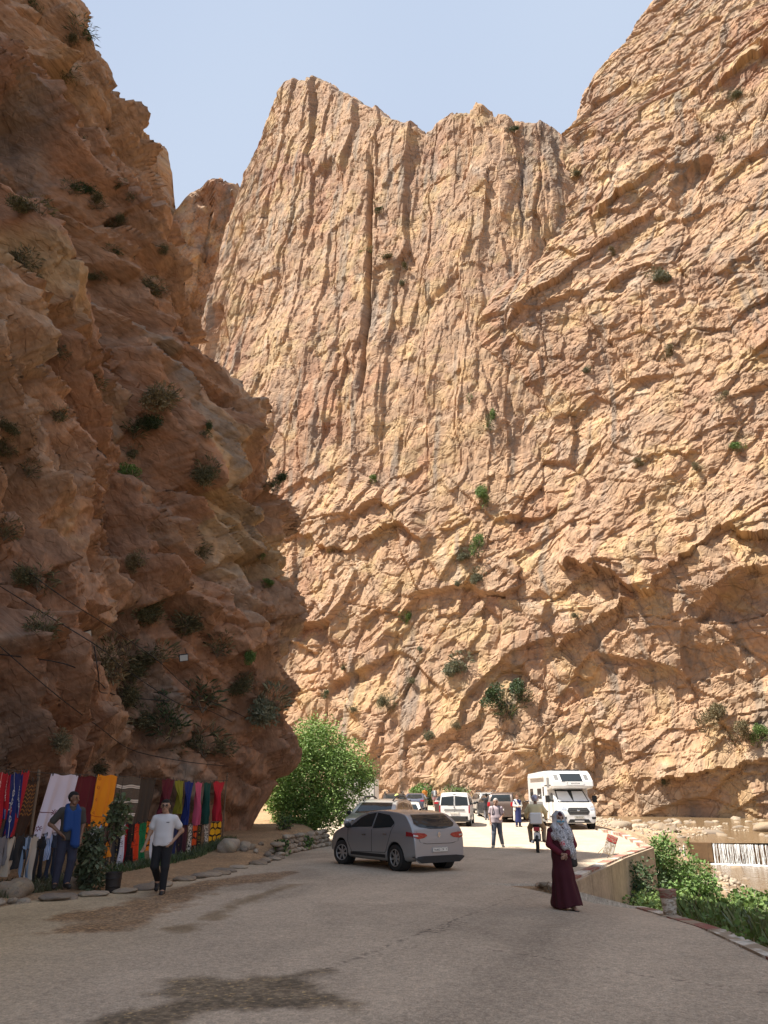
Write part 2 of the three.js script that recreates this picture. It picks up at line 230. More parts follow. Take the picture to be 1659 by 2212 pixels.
const rightCliff = cliff('cliff_right', rightCols, rightRows, (c, h, p) => {
  const s = c.s - rs0, d = rightDisp(c.s, h), rec = Math.max(0, h) * .13 + (h > 150 ? (h - 150) * 40 : 0);
  let e = d * (.3 + .7 * sst(-1, 4, h));
  e += ledge(s, h, [[9, 26], [13, 23.5], [17, 21.5], [21, 24], [26, 27], [31, 25], [40, 28]], 2.6, 9);
  e += ledge(s, h, [[5, 15.5], [9, 17.5], [14, 20], [16, 21]], 1.5, 6) + ledge(s, h, [[22, 20.5], [28, 22.5], [36, 22], [46, 25]], 1.7, 6);
  e += ledge(s, h, [[13, 2.6], [19, 3.6], [25, 5], [31, 4], [38, 5.2], [46, 4]], 1.8, 5) + ledge(s, h, [[20, 1], [26, 1.4], [33, 2.2], [44, 1.8]], .9, 2.4) + ledge(s, h, [[24, 7], [30, 11], [37, 14], [44, 18]], 1.4, 6);
  e += ledge(s, h, [[3, 60], [9, 67], [15, 74], [22, 80]], 1.5, 16) + ledge(s, h, [[10, 80], [16, 84], [21, 90], [25, 91]], 1.6, 16) + ledge(s, h, [[16, 63], [20, 66], [24, 65]], 2, 7) + ledge(s, h, [[24, 96], [30, 99], [40, 104]], 1.4, 12) + ledge(s, h, [[17, 36], [21, 37], [25, 36]], 1.3, 6);
  for (const [hs, hh, rx, ry, dp] of [[23.5, 82, 3.2, 4.5, 1.8], [26, 20, 5.5, 1.8, 1.3], [38, 92, 3, 4, 1.4]]) { const a = (s - hs + 1.2 * fbm(s * .4, h * .4, 2, 95)) / rx, b = (h - hh - (s - hs) * .25) / ry, q = a * a + b * b * (b > 0 ? 2.2 : .6); if (q < 1) e -= dp * Math.sqrt(1 - q); }
  p[0] = c.x + rightX(h) * sst(-20, -60, c.z) + c.nx * e; p[1] = (h + .1 * e) * lerp(1, .45, sst(-55, -30, c.z)); p[2] = c.z - rec + c.nz * e; return d;
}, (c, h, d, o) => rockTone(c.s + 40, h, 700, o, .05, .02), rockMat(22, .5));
// ---------- ground, road, river ----------
const edgeL = z => interp([-90, -60, -45, -36, -31.2, -27.7, -24.9, -20.7, -17, -15.6, -13.6, -8, 12].map(a => a), [-9, -6, -4, -2.4, -1.9, -2.9, -3.14, -3.96, -4.9, -6.3, -6.5, -7.2, -8.5], z);
const kerbX = z => interp([-25.6, -20.2, -14.8, -10.7, 12], [6.92, 5.89, 4.84, 4.69, 4.3], z);
const upX = z => interp([-90, -75, -60, -50, -42.3, -37.7, -29.5, -24.8, -20.7, -18.2], [13, 13.5, 13, 12, 10.9, 10.7, 9.17, 6.76, 4.66, 3.52], z);
const roadY = z => interp([-90, -72, -45, -28, 20], [1.15, .55, .12, .03, 0], z);
const rampDrop = (x, z) => { const a = clamp((-12.6 - z) / 13) ** 1.3 * 1.34; return a * Math.max(sst(2.3, kerbX(Math.max(z, -25.6)), x), sst(-18.4, -21.2, z)); };
const waterY = z => z > -47.5 ? -1.8 : interp([-75, -56, -49], [-.1, -.68, -.78], z);
function groundY(x, z) {
  let y = roadY(z) - .035; const eL = edgeL(z);
  if (x < eL) { const d = eL - x, top = interp([-90, -40, -34, -29, -24, -17, -12, 10], [1, .9, .75, .55, .1, .05, .05, .05], z); y += top * sst(.05, 1.1, d) + .05 * fbm(x * 1.3, z * 1.3, 3, 5) * sst(.3, 1, d) + .3 * sst(3, 6, d); }
  const ramp = z > -25.6, eR = ramp ? kerbX(z) : upX(z);
  if (ramp && x > (z > -18.2 ? 1 : upX(z))) y -= rampDrop(Math.min(x, eR), z);
  if (x > eR) {
    const w = z > -26 ? 7.6 : z > -44 ? 1.2 : 6, bed = waterY(z) - (z > -47 ? .42 : .28) + .32 * fbm(x * .16, z * .3, 4, 8) + .22 * fbm(x * .9, z * .9, 2, 9) + (z < -47 ? .22 * sst(-52, -58, z) * sst(-68, -62, z) + .25 * sst(24, 14, x) : .45 * sst(15.6, 14, x + 2 * fbm(z * .3, 1, 2, 6)) * sst(-29, -36, z));
    y = lerp(y - (z < -25.6 && z > -44 ? 1.6 : .06), bed, sst(0, w, x - eR)) + (z > -25 ? .12 * fbm(x * .9, z * .9, 3, 14) * sst(.2, 1, x - eR) : 0);
  }
  return y;
}
const earthMap = dataTex(512, 512, (i, j, c) => { const x = i / 512, y = j / 512, g = fbm(x * 60, y * 60, 3, 31, 60), s = fbm(x * 6, y * 6, 4, 32, 6), w = worley(x * 40, y * 40, 33, 40); const p = w.f1 < .3 && w.a > .5 ? 26 : 0; const b = 178 + 26 * g + 22 * s + p; c[0] = b; c[1] = b * .86 + p * .1; c[2] = b * .7 + p * .2; }, true);
const earthBump = dataTex(512, 512, (i, j, c) => { const x = i / 512, y = j / 512, w = worley(x * 40, y * 40, 33, 40); c[0] = c[1] = c[2] = 128 + 60 * fbm(x * 30, y * 30, 4, 35, 30) + (w.a > .5 ? 60 * (1 - sst(.1, .45, w.f1)) : 0); });
{ const ax = [-220, -120, -70, -40, -25]; for (let x = -18; x < 14; x += .28) ax.push(x); for (let x = 14; x < 64; x += .5) ax.push(x); ax.push(70, 90, 130, 220);
  const az = [-320, -220, -150, -120]; for (let z = -100; z < -50; z += .7) az.push(z); for (let z = -50; z < 2; z += .28) az.push(z); az.push(5, 12, 25, 50, 100, 200);
  const g = gridGeo(ax.length - 1, az.length - 1, (i, j, o) => { const x = ax[i], z = az[az.length - 1 - j]; o.p = [x, groundY(x, z), z]; o.uv = [x / 3, z / 3];
    const river = x > (z > -25.6 ? kerbX(z) + 2 : upX(z)) ? 1 : 0, n = fbm(x * .4, z * .4, 3, 44), wet = river && o.p[1] < waterY(z) + .1 ? .55 : 1;
    o.c = river ? [.86 * wet, .84 * wet, .82 * wet] : [.74 + .1 * n, .66 + .08 * n, .56 + .06 * n]; }, true);
  structure('ground', g, new THREE.MeshStandardMaterial({ vertexColors: true, map: earthMap, bumpMap: earthBump, bumpScale: .03, roughness: .95 })); }
// road: worn pale asphalt with wet and muddy patches, seams
const inPoly = (p, x, z) => { let c = false, m = 1e9; for (let i = 0, j = p.length - 1; i < p.length; j = i++) { const [xi, zi] = p[i], [xj, zj] = p[j]; if ((zi > z) !== (zj > z) && x < (xj - xi) * (z - zi) / (zj - zi) + xi) c = !c; const dx = xj - xi, dz = zj - zi, t = clamp(((x - xi) * dx + (z - zi) * dz) / (dx * dx + dz * dz)); m = Math.min(m, (x - xi - t * dx) ** 2 + (z - zi - t * dz) ** 2); } return (c ? 1 : -1) * Math.sqrt(m); };
const lineD = (p, x, z) => { let m = 1e9; for (let i = 1; i < p.length; i++) { const [xi, zi] = p[i], [xj, zj] = p[i - 1], dx = xj - xi, dz = zj - zi, t = clamp(((x - xi) * dx + (z - zi) * dz) / (dx * dx + dz * dz)); m = Math.min(m, (x - xi - t * dx) ** 2 + (z - zi - t * dz) ** 2); } return Math.sqrt(m); };
const wet = [[-2.37, -9.4], [-1.99, -9.46], [-1.62, -9.35], [-1.4, -9.51], [-.97, -9.51], [-.67, -9.86], [-.56, -9.74], [-.94, -9.4], [-.62, -8.79], [-.35, -8.43], [-.02, -8.43], [-.24, -7.95], [-.47, -8.26], [-.75, -8.1], [-1.37, -8.02], [-1.66, -7.95], [-1.79, -7.73], [-1.9, -7], [-2.8, -6.8], [-2.57, -7.73], [-2.45, -8.02], [-2.16, -8.18], [-1.95, -8.52], [-2.63, -8.7], [-2.18, -8.7], [-2.49, -9.24]];
const mud = [[-5.09, -11.85], [-4.64, -12.32], [-4.61, -12.93], [-5.05, -13.27], [-5.59, -13.27], [-5.12, -13.99], [-4.68, -14.94], [-4.92, -16.21], [-4.57, -16.21], [-4.36, -18.61], [-3.73, -20.11], [-2.38, -21.26], [-1.92, -21.26], [-2.65, -19.09], [-3.28, -17.73], [-3.4, -15.55], [-3.49, -14.38], [-3.6, -13.15], [-3.88, -12.32], [-4.4, -12.13]];
const damp = [[-3.11, -12.52], [-3.03, -13.15], [-2.96, -14.12], [-2.82, -14.94], [-2.51, -16.57], [-2.05, -18.39], [-1.62, -18.61], [-2.11, -16.94], [-2.46, -14.94], [-2.52, -13.62], [-2.86, -13.15], [-2.59, -12.42], [-2.81, -12.22]];
const seams = [[[-.67, -9.8], [-.48, -10.18], [0, -11.1], [.59, -12.32], [1.74, -14.66], [2.46, -16.21], [3.4, -17.9]], [[.79, -11.42], [1.92, -10.38], [2.75, -9.51], [3.75, -8.7], [4.6, -7.6]], [[.7, -11.5], [.2, -10.9], [-.3, -10.4]]];
const RX0 = -9, RX1 = 11, RZ0 = -5, RZ1 = -32, GN = 320, coarse = [0, 1, 2, 3].map(() => new Float32Array(GN * GN));
for (let j = 0; j < GN; j++) for (let i = 0; i < GN; i++) { const x = lerp(RX0, RX1, i / (GN - 1)), z = lerp(RZ0, RZ1, j / (GN - 1)), k = j * GN + i; coarse[0][k] = inPoly(wet, x, z); coarse[1][k] = inPoly(mud, x, z); coarse[2][k] = inPoly(damp, x, z); coarse[3][k] = Math.min(...seams.map(s => lineD(s, x, z))); }
const cs = (n, a, b) => { const A = coarse[n], x = a * (GN - 1), y = b * (GN - 1), i = Math.min(GN - 2, x | 0), j = Math.min(GN - 2, y | 0), u = x - i, v = y - j; return lerp(lerp(A[j * GN + i], A[j * GN + i + 1], u), lerp(A[(j + 1) * GN + i], A[(j + 1) * GN + i + 1], u), v); };
const RT = 2048;
const roadMap = dataTex(RT, RT, (i, j, c) => {
  const a = i / RT, b = j / RT, x = lerp(RX0, RX1, a), z = lerp(RZ0, RZ1, b);
  const g = h2(i, j, 3), g2 = vn(x * 22, z * 22, 4), g3 = vn(x * 55, z * 55, 6), big = fbm(x * .35, z * .25, 4, 7), med = fbm(x * 2.2, z * 2.2, 3, 8), trk = fbm(x * .8 + z * .32, z * .04, 3, 9);
  let r = 186 + 30 * (g - .5) + 12 * g2 + 19 * g3 + 12 * big + 7 * med + 16 * trk - 14 * sst(.25, .5, fbm(x * .5 + 9, z * .3, 3, 17)), gg = r * .912, bb = r * .80;
  if (g3 > .72) { r -= 30; gg -= 30; bb -= 28; }
  const left = sst(-2.5, -6, x + .8 * big); r = lerp(r, r * .98, left); gg = lerp(gg, gg * .955, left); bb = lerp(bb, bb * .87, left); // dusty, sandy side
  const e = .3 * fbm(x * 1.6, z * 1.2, 4, 11) + .1 * fbm(x * 7, z * 5, 3, 12);
  const w0 = .92 * sst(-.12, .18, cs(0, a, b) + e * .75), w1 = sst(-.1, .25, cs(1, a, b) + e * 1.3) * (.75 + .25 * med), w2 = sst(-.1, .25, cs(2, a, b) + e) * .8;
  const k0 = .63 + .1 * g2 + .1 * med; r = lerp(r, r * k0, w0); gg = lerp(gg, gg * k0 * .97, w0); bb = lerp(bb, bb * k0 * .9, w0);
  const k1 = .70 + .14 * g2 + .1 * g3; r = lerp(r, r * k1, w1); gg = lerp(gg, gg * k1 * .87, w1); bb = lerp(bb, bb * k1 * .74, w1);
  r = lerp(r, r * .72, w2); gg = lerp(gg, gg * .68, w2); bb = lerp(bb, bb * .6, w2);
  if ((w0 > .5 || w1 > .5) && vn(x * 30, z * 30, 14) > .72) { r += 46; gg += 36; bb += 16; } // dry leaves and grit lying in the damp
  const sd = cs(3, a, b) + .03 * g2; if (sd < .035) { const q = 1 - .35 * (1 - sd / .035) * (.5 + .5 * vn(x * 6, z * 6, 15)); r *= q; gg *= q; bb *= q; }
  const hx = (x - .9) * .5 + (z + 12.66) * -.86, hz = (x - .9) * .86 + (z + 12.66) * .5; // scraped hatch marks on the seam
  if (Math.abs(hx) < .62 && Math.abs(hz) < .16 + .06 * g2 && md(hx + .06 * g2, .17) < .045) { r *= .72; gg *= .72; bb *= .72; }
  c[0] = r; c[1] = gg; c[2] = bb;
}, true);
roadMap.wrapS = roadMap.wrapT = THREE.ClampToEdgeWrapping;
const gritBump = dataTex(512, 512, (i, j, c) => { const x = i / 512, y = j / 512, w = worley(x * 70, y * 70, 63, 70); c[0] = c[1] = c[2] = 110 + 50 * fbm(x * 40, y * 40, 3, 65, 40) + 80 * (1 - sst(.1, .5, w.f1)) * w.a; });
const gritMap = dataTex(512, 512, (i, j, c) => { const x = i / 512, y = j / 512, g = fbm(x * 70, y * 70, 3, 66, 70), s = fbm(x * 5, y * 5, 4, 67, 5); const b = 176 + 20 * g + 14 * s; c[0] = b; c[1] = b * .915; c[2] = b * .82; }, true);
const roadM = new THREE.MeshStandardMaterial({ map: roadMap, bumpMap: rep(gritBump, 20 / 1.6, 27 / 1.6), bumpScale: .012, roughness: .92 });
{ const zs = []; for (let z = 14; z > -32; z -= .2) zs.push(z); zs.push(-32); const nx = 64;
  const right = z => z > -18.2 ? kerbX(z) - .0 : upX(z);
  structure('road', gridGeo(nx, zs.length - 1, (i, j, o) => { const z = zs[j], x = lerp(edgeL(z) - .25, right(z), i / nx); o.p = [x, roadY(z) - (z > -18.2 ? rampDrop(x, z) : 0) + .012 * fbm(x * .6, z * .6, 3, 71), z]; o.uv = [(x - RX0) / (RX1 - RX0), (z - RZ0) / (RZ1 - RZ0)]; }), roadM);
  const zr = []; for (let z = -18.2; z > -25.6; z -= .2) zr.push(z); zr.push(-25.6);
  structure('road_ramp', gridGeo(20, zr.length - 1, (i, j, o) => { const z = zr[j], x = lerp(Math.min(upX(z) + .0, kerbX(z) - .02), kerbX(z), i / 20); o.p = [x, roadY(z) - rampDrop(x, z) + .012 * fbm(x * .6, z * .6, 3, 71), z]; o.uv = [(x - RX0) / (RX1 - RX0), (z - RZ0) / (RZ1 - RZ0)]; }), roadM);
  const zf = []; for (let z = -32; z > -90; z -= .6) zf.push(z);
  structure('parking_ground', gridGeo(60, zf.length - 1, (i, j, o) => { const z = zf[j], x = lerp(edgeL(z) - .25, upX(z), i / 60); o.p = [x, roadY(z) + .03 * fbm(x * .4, z * .4, 3, 73) * sst(-32, -36, z) + .012 * fbm(x * .6, z * .6, 3, 71) * (1 - sst(-32, -36, z)), z]; o.uv = [x / 2.2, z / 2.2]; }),
    new THREE.MeshStandardMaterial({ map: gritMap, bumpMap: gritBump, bumpScale: .012, roughness: .94 })); }
// retaining wall of the upper road, in cast sections, with a red and white kerb along its top
const concMap = dataTex(512, 512, (i, j, c) => { const x = i / 512, y = j / 512, s = fbm(x * 4, y * 9, 4, 81, 0), g = fbm(x * 50, y * 50, 3, 82, 50), st = fbm(x * 22, y * 2, 3, 83); const b = 176 + 24 * s + 16 * g - (st > .2 ? (st - .2) * 50 : 0); c[0] = b; c[1] = b * .89; c[2] = b * .76; }, true);
const concM = new THREE.MeshStandardMaterial({ map: concMap, bumpMap: gritBump, bumpScale: .02, roughness: .92 });
const paintTex = (r, g, b, s) => { const t = dataTex(128, 128, (i, j, c) => { const n = fbm(i / 128 * 9, j / 128 * 9, 4, s), w = sst(-.2, .2, n + .35 * vn(i / 3, j / 3, s + 2) * .5), k = 1 + .08 * vn(i / 2, j / 2, s + 4); c[0] = lerp(r * k, 158, w); c[1] = lerp(g * k, 142, w); c[2] = lerp(b * k, 122, w); }, true); return new THREE.MeshStandardMaterial({ map: t, roughness: .85 }); };
const whitePaint = paintTex(214, 206, 192, 91), redPaint = paintTex(146, 92, 82, 95);
const stripGeo = (a, b, w0, w1, y0, y1) => { // a, b: plan points; extruded prism from offset w0..w1 to the outer (right) side, y0..y1 given per end
  const d = new THREE.Vector2(b[0] - a[0], b[1] - a[1]).normalize(), n = [-d.y, d.x]; const q = (p, w, y) => [p[0] + n[0] * w, y, p[1] + n[1] * w];
  const v = [q(a, w0, y0[0]), q(a, w1, y0[0]), q(a, w1, y1[0]), q(a, w0, y1[0]), q(b, w0, y0[1]), q(b, w1, y0[1]), q(b, w1, y1[1]), q(b, w0, y1[1])];
  const f = [[0, 1, 2, 3], [5, 4, 7, 6], [1, 5, 6, 2], [4, 0, 3, 7], [3, 2, 6, 7], [4, 5, 1, 0]], P = [], U = [], L = Math.hypot(b[0] - a[0], b[1] - a[1]);
  for (const k of f) { const wd = Math.hypot(...[0, 1, 2].map(i => v[k[1]][i] - v[k[0]][i])), ht = Math.hypot(...[0, 1, 2].map(i => v[k[3]][i] - v[k[0]][i])); const uv = [[0, 0], [wd, 0], [wd, ht], [0, ht]]; for (const t of [0, 1, 2, 0, 2, 3]) { P.push(...v[k[t]]); U.push(uv[t][0] / 2.5 + a[0], uv[t][1] / 2.5); } }
  const g = new THREE.BufferGeometry(); g.setAttribute('position', new THREE.Float32BufferAttribute(P, 3)); g.setAttribute('uv', new THREE.Float32BufferAttribute(U, 2)); g.computeVertexNormals(); return g; };
{ const w = thing('retaining_wall', 'pale concrete retaining wall along the raised road above the bushes', 'wall');
  const pts = [[3.52, -18.2], [6.72, -24.72], [9.17, -29.5], [10.7, -37.7], [10.9, -42.3]];
  for (let i = 0; i < pts.length - 1; i++) {
    const a = pts[i], b = pts[i + 1], L = Math.hypot(b[0] - a[0], b[1] - a[1]), gap = .03 / L;
    const A = [lerp(a[0], b[0], i ? gap : 0), lerp(a[1], b[1], i ? gap : 0)], B = [lerp(a[0], b[0], 1 - gap), lerp(a[1], b[1], 1 - gap)];
    const ya = roadY(A[1]) + (i ? .06 : -.02), yb = roadY(B[1]) + .06;
    part('wall_section', stripGeo(A, B, .02, .34 + (i === 0 ? .02 : 0), [i ? -2.4 : -.9, -2.4], [ya, yb]), concM, w);
    const n = Math.round(L / 1.05); for (let k = 0; k < n; k++) { const p = t => [lerp(A[0], B[0], t), lerp(A[1], B[1], t)], t0 = k / n + .004, t1 = (k + 1) / n - .004;
      part('kerb_block', stripGeo(p(t0), p(t1), -.02, .26, [lerp(ya, yb, t0) - .1, lerp(ya, yb, t1) - .1], [lerp(ya, yb, t0) + .045, lerp(ya, yb, t1) + .045]), (k + i) % 2 ? redPaint : whitePaint, w); }
  } }
{ const k = thing('road_kerb', 'low red and white painted kerb along the right edge of the foreground road', 'kerb'); let z = 1, n = 0;
  while (z > -25.4) { const l = 1.9, z1 = z - l, y = (zz) => roadY(zz) - rampDrop(kerbX(zz), zz); part('kerb_block', stripGeo([kerbX(z - .01) - .02, z - .01], [kerbX(z1 + .01) - .02, z1 + .01], -.13, .12, [y(z) - .2, y(z1) - .2], [y(z) + .028, y(z1) + .028]), n++ % 2 ? redPaint : whitePaint, k); z = z1; } }
// river: lower pool, weir, rapids above
const ripple = dataTex(256, 256, (i, j, c) => { const x = i / 256, y = j / 256; c[0] = c[1] = c[2] = 128 + 110 * fbm(x * 10, y * 10, 4, 121, 10); });
const waterM = (b) => new THREE.MeshPhysicalMaterial({ color: C(.20, .135, .075), roughness: .12, bumpMap: ripple, bumpScale: b, specularIntensity: .7 });
structure('river_pool', gridGeo(20, 20, (i, j, o) => { const x = lerp(5.5, 90, i / 20), z = lerp(6, -47.4, j / 20); o.p = [x, -1.8, z]; o.uv = [x / 2.2, z / 2.2]; }), waterM(.05));
structure('river_rapids', gridGeo(20, 30, (i, j, o) => { const x = lerp(10, 90, i / 20), z = lerp(-47.9, -84, j / 30); o.p = [x, waterY(Math.min(z, -49)), z]; o.uv = [x / 1.6, z / 1.6]; }), waterM(.08));
// ---------- vehicles ----------
const paint = (r, g, b, o = {}) => new THREE.MeshPhysicalMaterial({ color: C(r, g, b), roughness: .38, clearcoat: .8, clearcoatRoughness: .12, ...o });
const M = {
  silver: paint(.31, .32, .335, { metalness: .25, roughness: .34 }), silver2: paint(.5, .49, .47, { metalness: .5, roughness: .32 }), white: paint(.74, .74, .73), charcoal: paint(.07, .075, .085, { metalness: .3 }), navy: paint(.09, .10, .14, { metalness: .3 }), brown: paint(.10, .072, .062, { metalness: .3 }), black: paint(.03, .03, .032),
  glass: new THREE.MeshPhysicalMaterial({ color: C(.022, .027, .03), roughness: .06, specularIntensity: .8 }), blind: new THREE.MeshPhysicalMaterial({ color: C(.84, .86, .87), roughness: .55 }),
  tyre: mat(.028, .027, .026, .9), rim: mat(.42, .42, .42, .35, { metalness: .7 }), trim: mat(.022, .022, .023, .7), grey: mat(.18, .18, .18, .6), chrome: mat(.6, .6, .6, .2, { metalness: .9 }), seam: mat(.02, .02, .02, .9),
  red: new THREE.MeshPhysicalMaterial({ color: C(.30, .012, .018), roughness: .15, clearcoat: 1 }), lamp: new THREE.MeshPhysicalMaterial({ color: C(.55, .56, .58), roughness: .12, metalness: .5, clearcoat: 1 }), orange: mat(.6, .2, .03, .4), plate: mat(.7, .7, .68, .5),
  panel: mat(.02, .025, .04, .2), boxw: mat(.74, .73, .71, .5), redpl: mat(.42, .03, .04, .4),
};
function canvasMat(w, h, draw, rough = .5) { const c = document.createElement('canvas'); c.width = w; c.height = h; const x = c.getContext('2d'); draw(x, w, h); const t = new THREE.CanvasTexture(c); t.colorSpace = THREE.SRGBColorSpace; return new THREE.MeshStandardMaterial({ map: t, roughness: rough }); }
const plateMat = (txt, dark) => canvasMat(256, 64, (x, w, h) => { x.fillStyle = dark ? '#cfcfc8' : '#e9e7df'; x.fillRect(0, 0, w, h); x.strokeStyle = '#222'; x.lineWidth = 4; x.strokeRect(3, 3, w - 6, h - 6); x.fillStyle = '#26262a'; x.font = 'bold 42px sans-serif'; x.textAlign = 'center'; x.textBaseline = 'middle'; x.fillText(txt, w / 2, h / 2 + 2); });
const moroccoPlate = canvasMat(256, 64, (x, w, h) => { x.fillStyle = '#e4e1d8'; x.fillRect(0, 0, w, h); x.strokeStyle = '#222'; x.lineWidth = 4; x.strokeRect(3, 3, w - 6, h - 6); x.fillStyle = '#26262a'; x.font = 'bold 42px sans-serif'; x.textBaseline = 'middle'; x.textAlign = 'left'; x.fillText('74402', 12, h / 2 + 2); x.fillRect(140, 8, 4, h - 16); x.fillRect(202, 8, 4, h - 16); x.fillText('1', 218, h / 2 + 2);
  x.lineWidth = 6; x.strokeStyle = '#26262a'; x.beginPath(); x.arc(172, 26, 8, 0, 6.3); x.stroke(); x.beginPath(); x.moveTo(180, 26); x.quadraticCurveTo(182, 46, 160, 48); x.stroke(); });
const chaikin = p => { let q = p; for (let k = 0; k < 2; k++) { const o = [q[0]]; for (let i = 0; i < q.length - 1; i++) { const a = q[i], b = q[i + 1]; o.push([lerp(a[0], b[0], .25), lerp(a[1], b[1], .25)], [lerp(a[0], b[0], .75), lerp(a[1], b[1], .75)]); } o.push(q[q.length - 1]); q = o; } return q; };
class CarShape {
  constructor(sp) { Object.assign(this, { belt: .95, tum: .2, clear: .2, pf: .16, pr: .1, crown: .02, rad: .055 }, sp); const t = chaikin(this.top); this.tz = t.map(a => a[0]); this.ty = t.map(a => a[1]); this.z0 = this.tz[0]; this.z1 = this.tz[this.tz.length - 1]; }
  T(z) { return interp(this.tz, this.ty, z); }
  B(z) { const a = clamp(Math.abs(z - (this.z0 + this.z1) / 2) / ((this.z1 - this.z0) / 2)); return this.clear + .12 * a ** 6; }
  w(z, y) { const m = (this.z0 + this.z1) / 2, q = (z - m) / ((this.z1 - this.z0) / 2), pl = 1 - (q > 0 ? this.pf : this.pr) * Math.abs(q) ** 6; const tb = y < this.belt ? 1 - .06 * ((this.belt - y) / this.belt) ** 2 : 1 - this.tum * (y - this.belt) / (this.H - this.belt); return this.W / 2 * pl * tb; }
  top_(x, z) { const r = this.rad, T = this.T(z), wt = this.w(z, T - r), a = Math.abs(x); if (a > wt) return -1; return a > wt - r ? T - r + Math.sqrt(Math.max(0, r * r - (a - wt + r) ** 2)) : T + this.crown * (1 - (a / (wt - r)) ** 2); }
  end(x, y, front) { const n = 300; for (let i = 0; i <= n; i++) { const z = front ? lerp(this.z1, this.z0, i / n * .6) : lerp(this.z0, this.z1, i / n * .6); if ((this.T(z) - this.rad >= y || this.top_(x, z) >= y - .004) && this.w(z, y) >= Math.abs(x) - .004) return z; } return front ? this.z1 : this.z0; }
  geo() {
    let L = 0; const ds = [0]; for (let i = 1; i < this.tz.length; i++) { L += Math.hypot(this.tz[i] - this.tz[i - 1], this.ty[i] - this.ty[i - 1]); ds.push(L); }
    const NS = 72, rings = []; for (let k = 0; k <= NS; k++) { const z = interp(ds, this.tz, k / NS * L), T = this.T(z), B = Math.min(this.B(z), T - .2), r = Math.min(this.rad, (T - B) * .3), half = [[0, B], [this.w(z, B) * .86, B], [this.w(z, B + .05) * .97, B + .05]];
      for (let j = 1; j <= 10; j++) { const y = lerp(B + .05, T - r, j / 10); half.push([this.w(z, y), y]); }
      const wt = this.w(z, T - r); for (const a of [.4, .8, 1.2, 1.57]) half.push([wt - r + r * Math.cos(a), T - r + r * Math.sin(a)]);
      for (const f of [.75, .5, .25, 0]) half.push([(wt - r) * f, T + this.crown * (1 - f * f)]);
      const ring = half.map(p => [p[0], p[1], z]); for (let j = half.length - 2; j > 0; j--) ring.push([-half[j][0], half[j][1], z]); rings.push(ring); }
    const m = rings[0].length, P = [], I = []; for (const r of rings) for (const p of r) P.push(...p);
    for (let k = 0; k < NS; k++) for (let j = 0; j < m; j++) { const a = k * m + j, b = k * m + (j + 1) % m, c = a + m, d = b + m; I.push(a, b, d, a, d, c); }
    for (const [k, fl] of [[0, 1], [NS, 0]]) { const c = P.length / 3; const r = rings[k]; P.push(0, (r[0][1] + this.T(r[0][2])) / 2, r[0][2] + (k ? .02 : -.02)); for (let j = 0; j < m; j++) { const a = k * m + j, b = k * m + (j + 1) % m; fl ? I.push(b, a, c) : I.push(a, b, c); } }
    const g = new THREE.BufferGeometry(); g.setAttribute('position', new THREE.Float32BufferAttribute(P, 3)); g.setIndex(I); g.computeVertexNormals(); return g;
  }
}
function rows(poly, n, m, map) { // fills a polygon (single span per row) with a grid mapped onto a surface
  const ys = poly.map(p => p[1]), y0 = Math.min(...ys), y1 = Math.max(...ys);
  return gridGeo(m, n, (i, j, o) => { const y = lerp(y0 + 1e-4, y1 - 1e-4, j / n); let a = 1e9, b = -1e9; for (let k = 0; k < poly.length; k++) { const p = poly[k], q = poly[(k + 1) % poly.length]; if ((p[1] <= y) !== (q[1] <= y)) { const x = lerp(p[0], q[0], (y - p[1]) / (q[1] - p[1])); a = Math.min(a, x); b = Math.max(b, x); } } const x = lerp(a, b, i / m); o.p = map(x, y); o.uv = [i / m, j / n]; });
}
const EV = new Evaluator(); EV.attributes = ['position', 'normal']; EV.useGroups = false;
const tyreG = (() => { const p = [[.205, -.1], [.285, -.105], [.305, -.08], [.312, 0], [.305, .08], [.285, .105], [.205, .1]].map(a => new THREE.Vector2(a[0], a[1])); return new THREE.LatheGeometry(p, 28).rotateZ(Math.PI / 2); })();
const rimG = (() => { const g = [new THREE.TorusGeometry(.195, .017, 6, 28).rotateY(Math.PI / 2).translate(.09, 0, 0), new THREE.CylinderGeometry(.04, .045, .03, 12).rotateZ(Math.PI / 2).translate(.075, 0, 0)]; for (let k = 0; k < 7; k++) g.push(bx(.02, .165, .05, .07, .115, 0, .008).rotateX(k / 7 * Math.PI * 2)); return merge(g); })();
const rimB = new THREE.CylinderGeometry(.2, .2, .02, 24).rotateZ(Math.PI / 2).translate(.035, 0, 0);
function addWheels(t, sp, rim = M.rim) {
  const k = sp.R / .312; for (const [z, st] of [[sp.axR, 0], [sp.axF, sp.steer || 0]]) for (const s of [1, -1]) {
    const w = part('wheel', tyreG, M.tyre, t); w.position.set(s * (sp.W / 2 - .115), sp.R, z); w.scale.setScalar(k); w.rotation.y = st + (s < 0 ? Math.PI : 0);
    part('rim', rimG, rim, w); part('wheel_disc', rimB, M.trim, w);
    const well = part('wheel_well', new THREE.CylinderGeometry(sp.R * 1.12, sp.R * 1.12, .27, 24, 1, true, 0, Math.PI * 2).rotateZ(Math.PI / 2), M.seam, t); well.position.set(s * (sp.W / 2 - .17), sp.R + .02, z);
  }
}
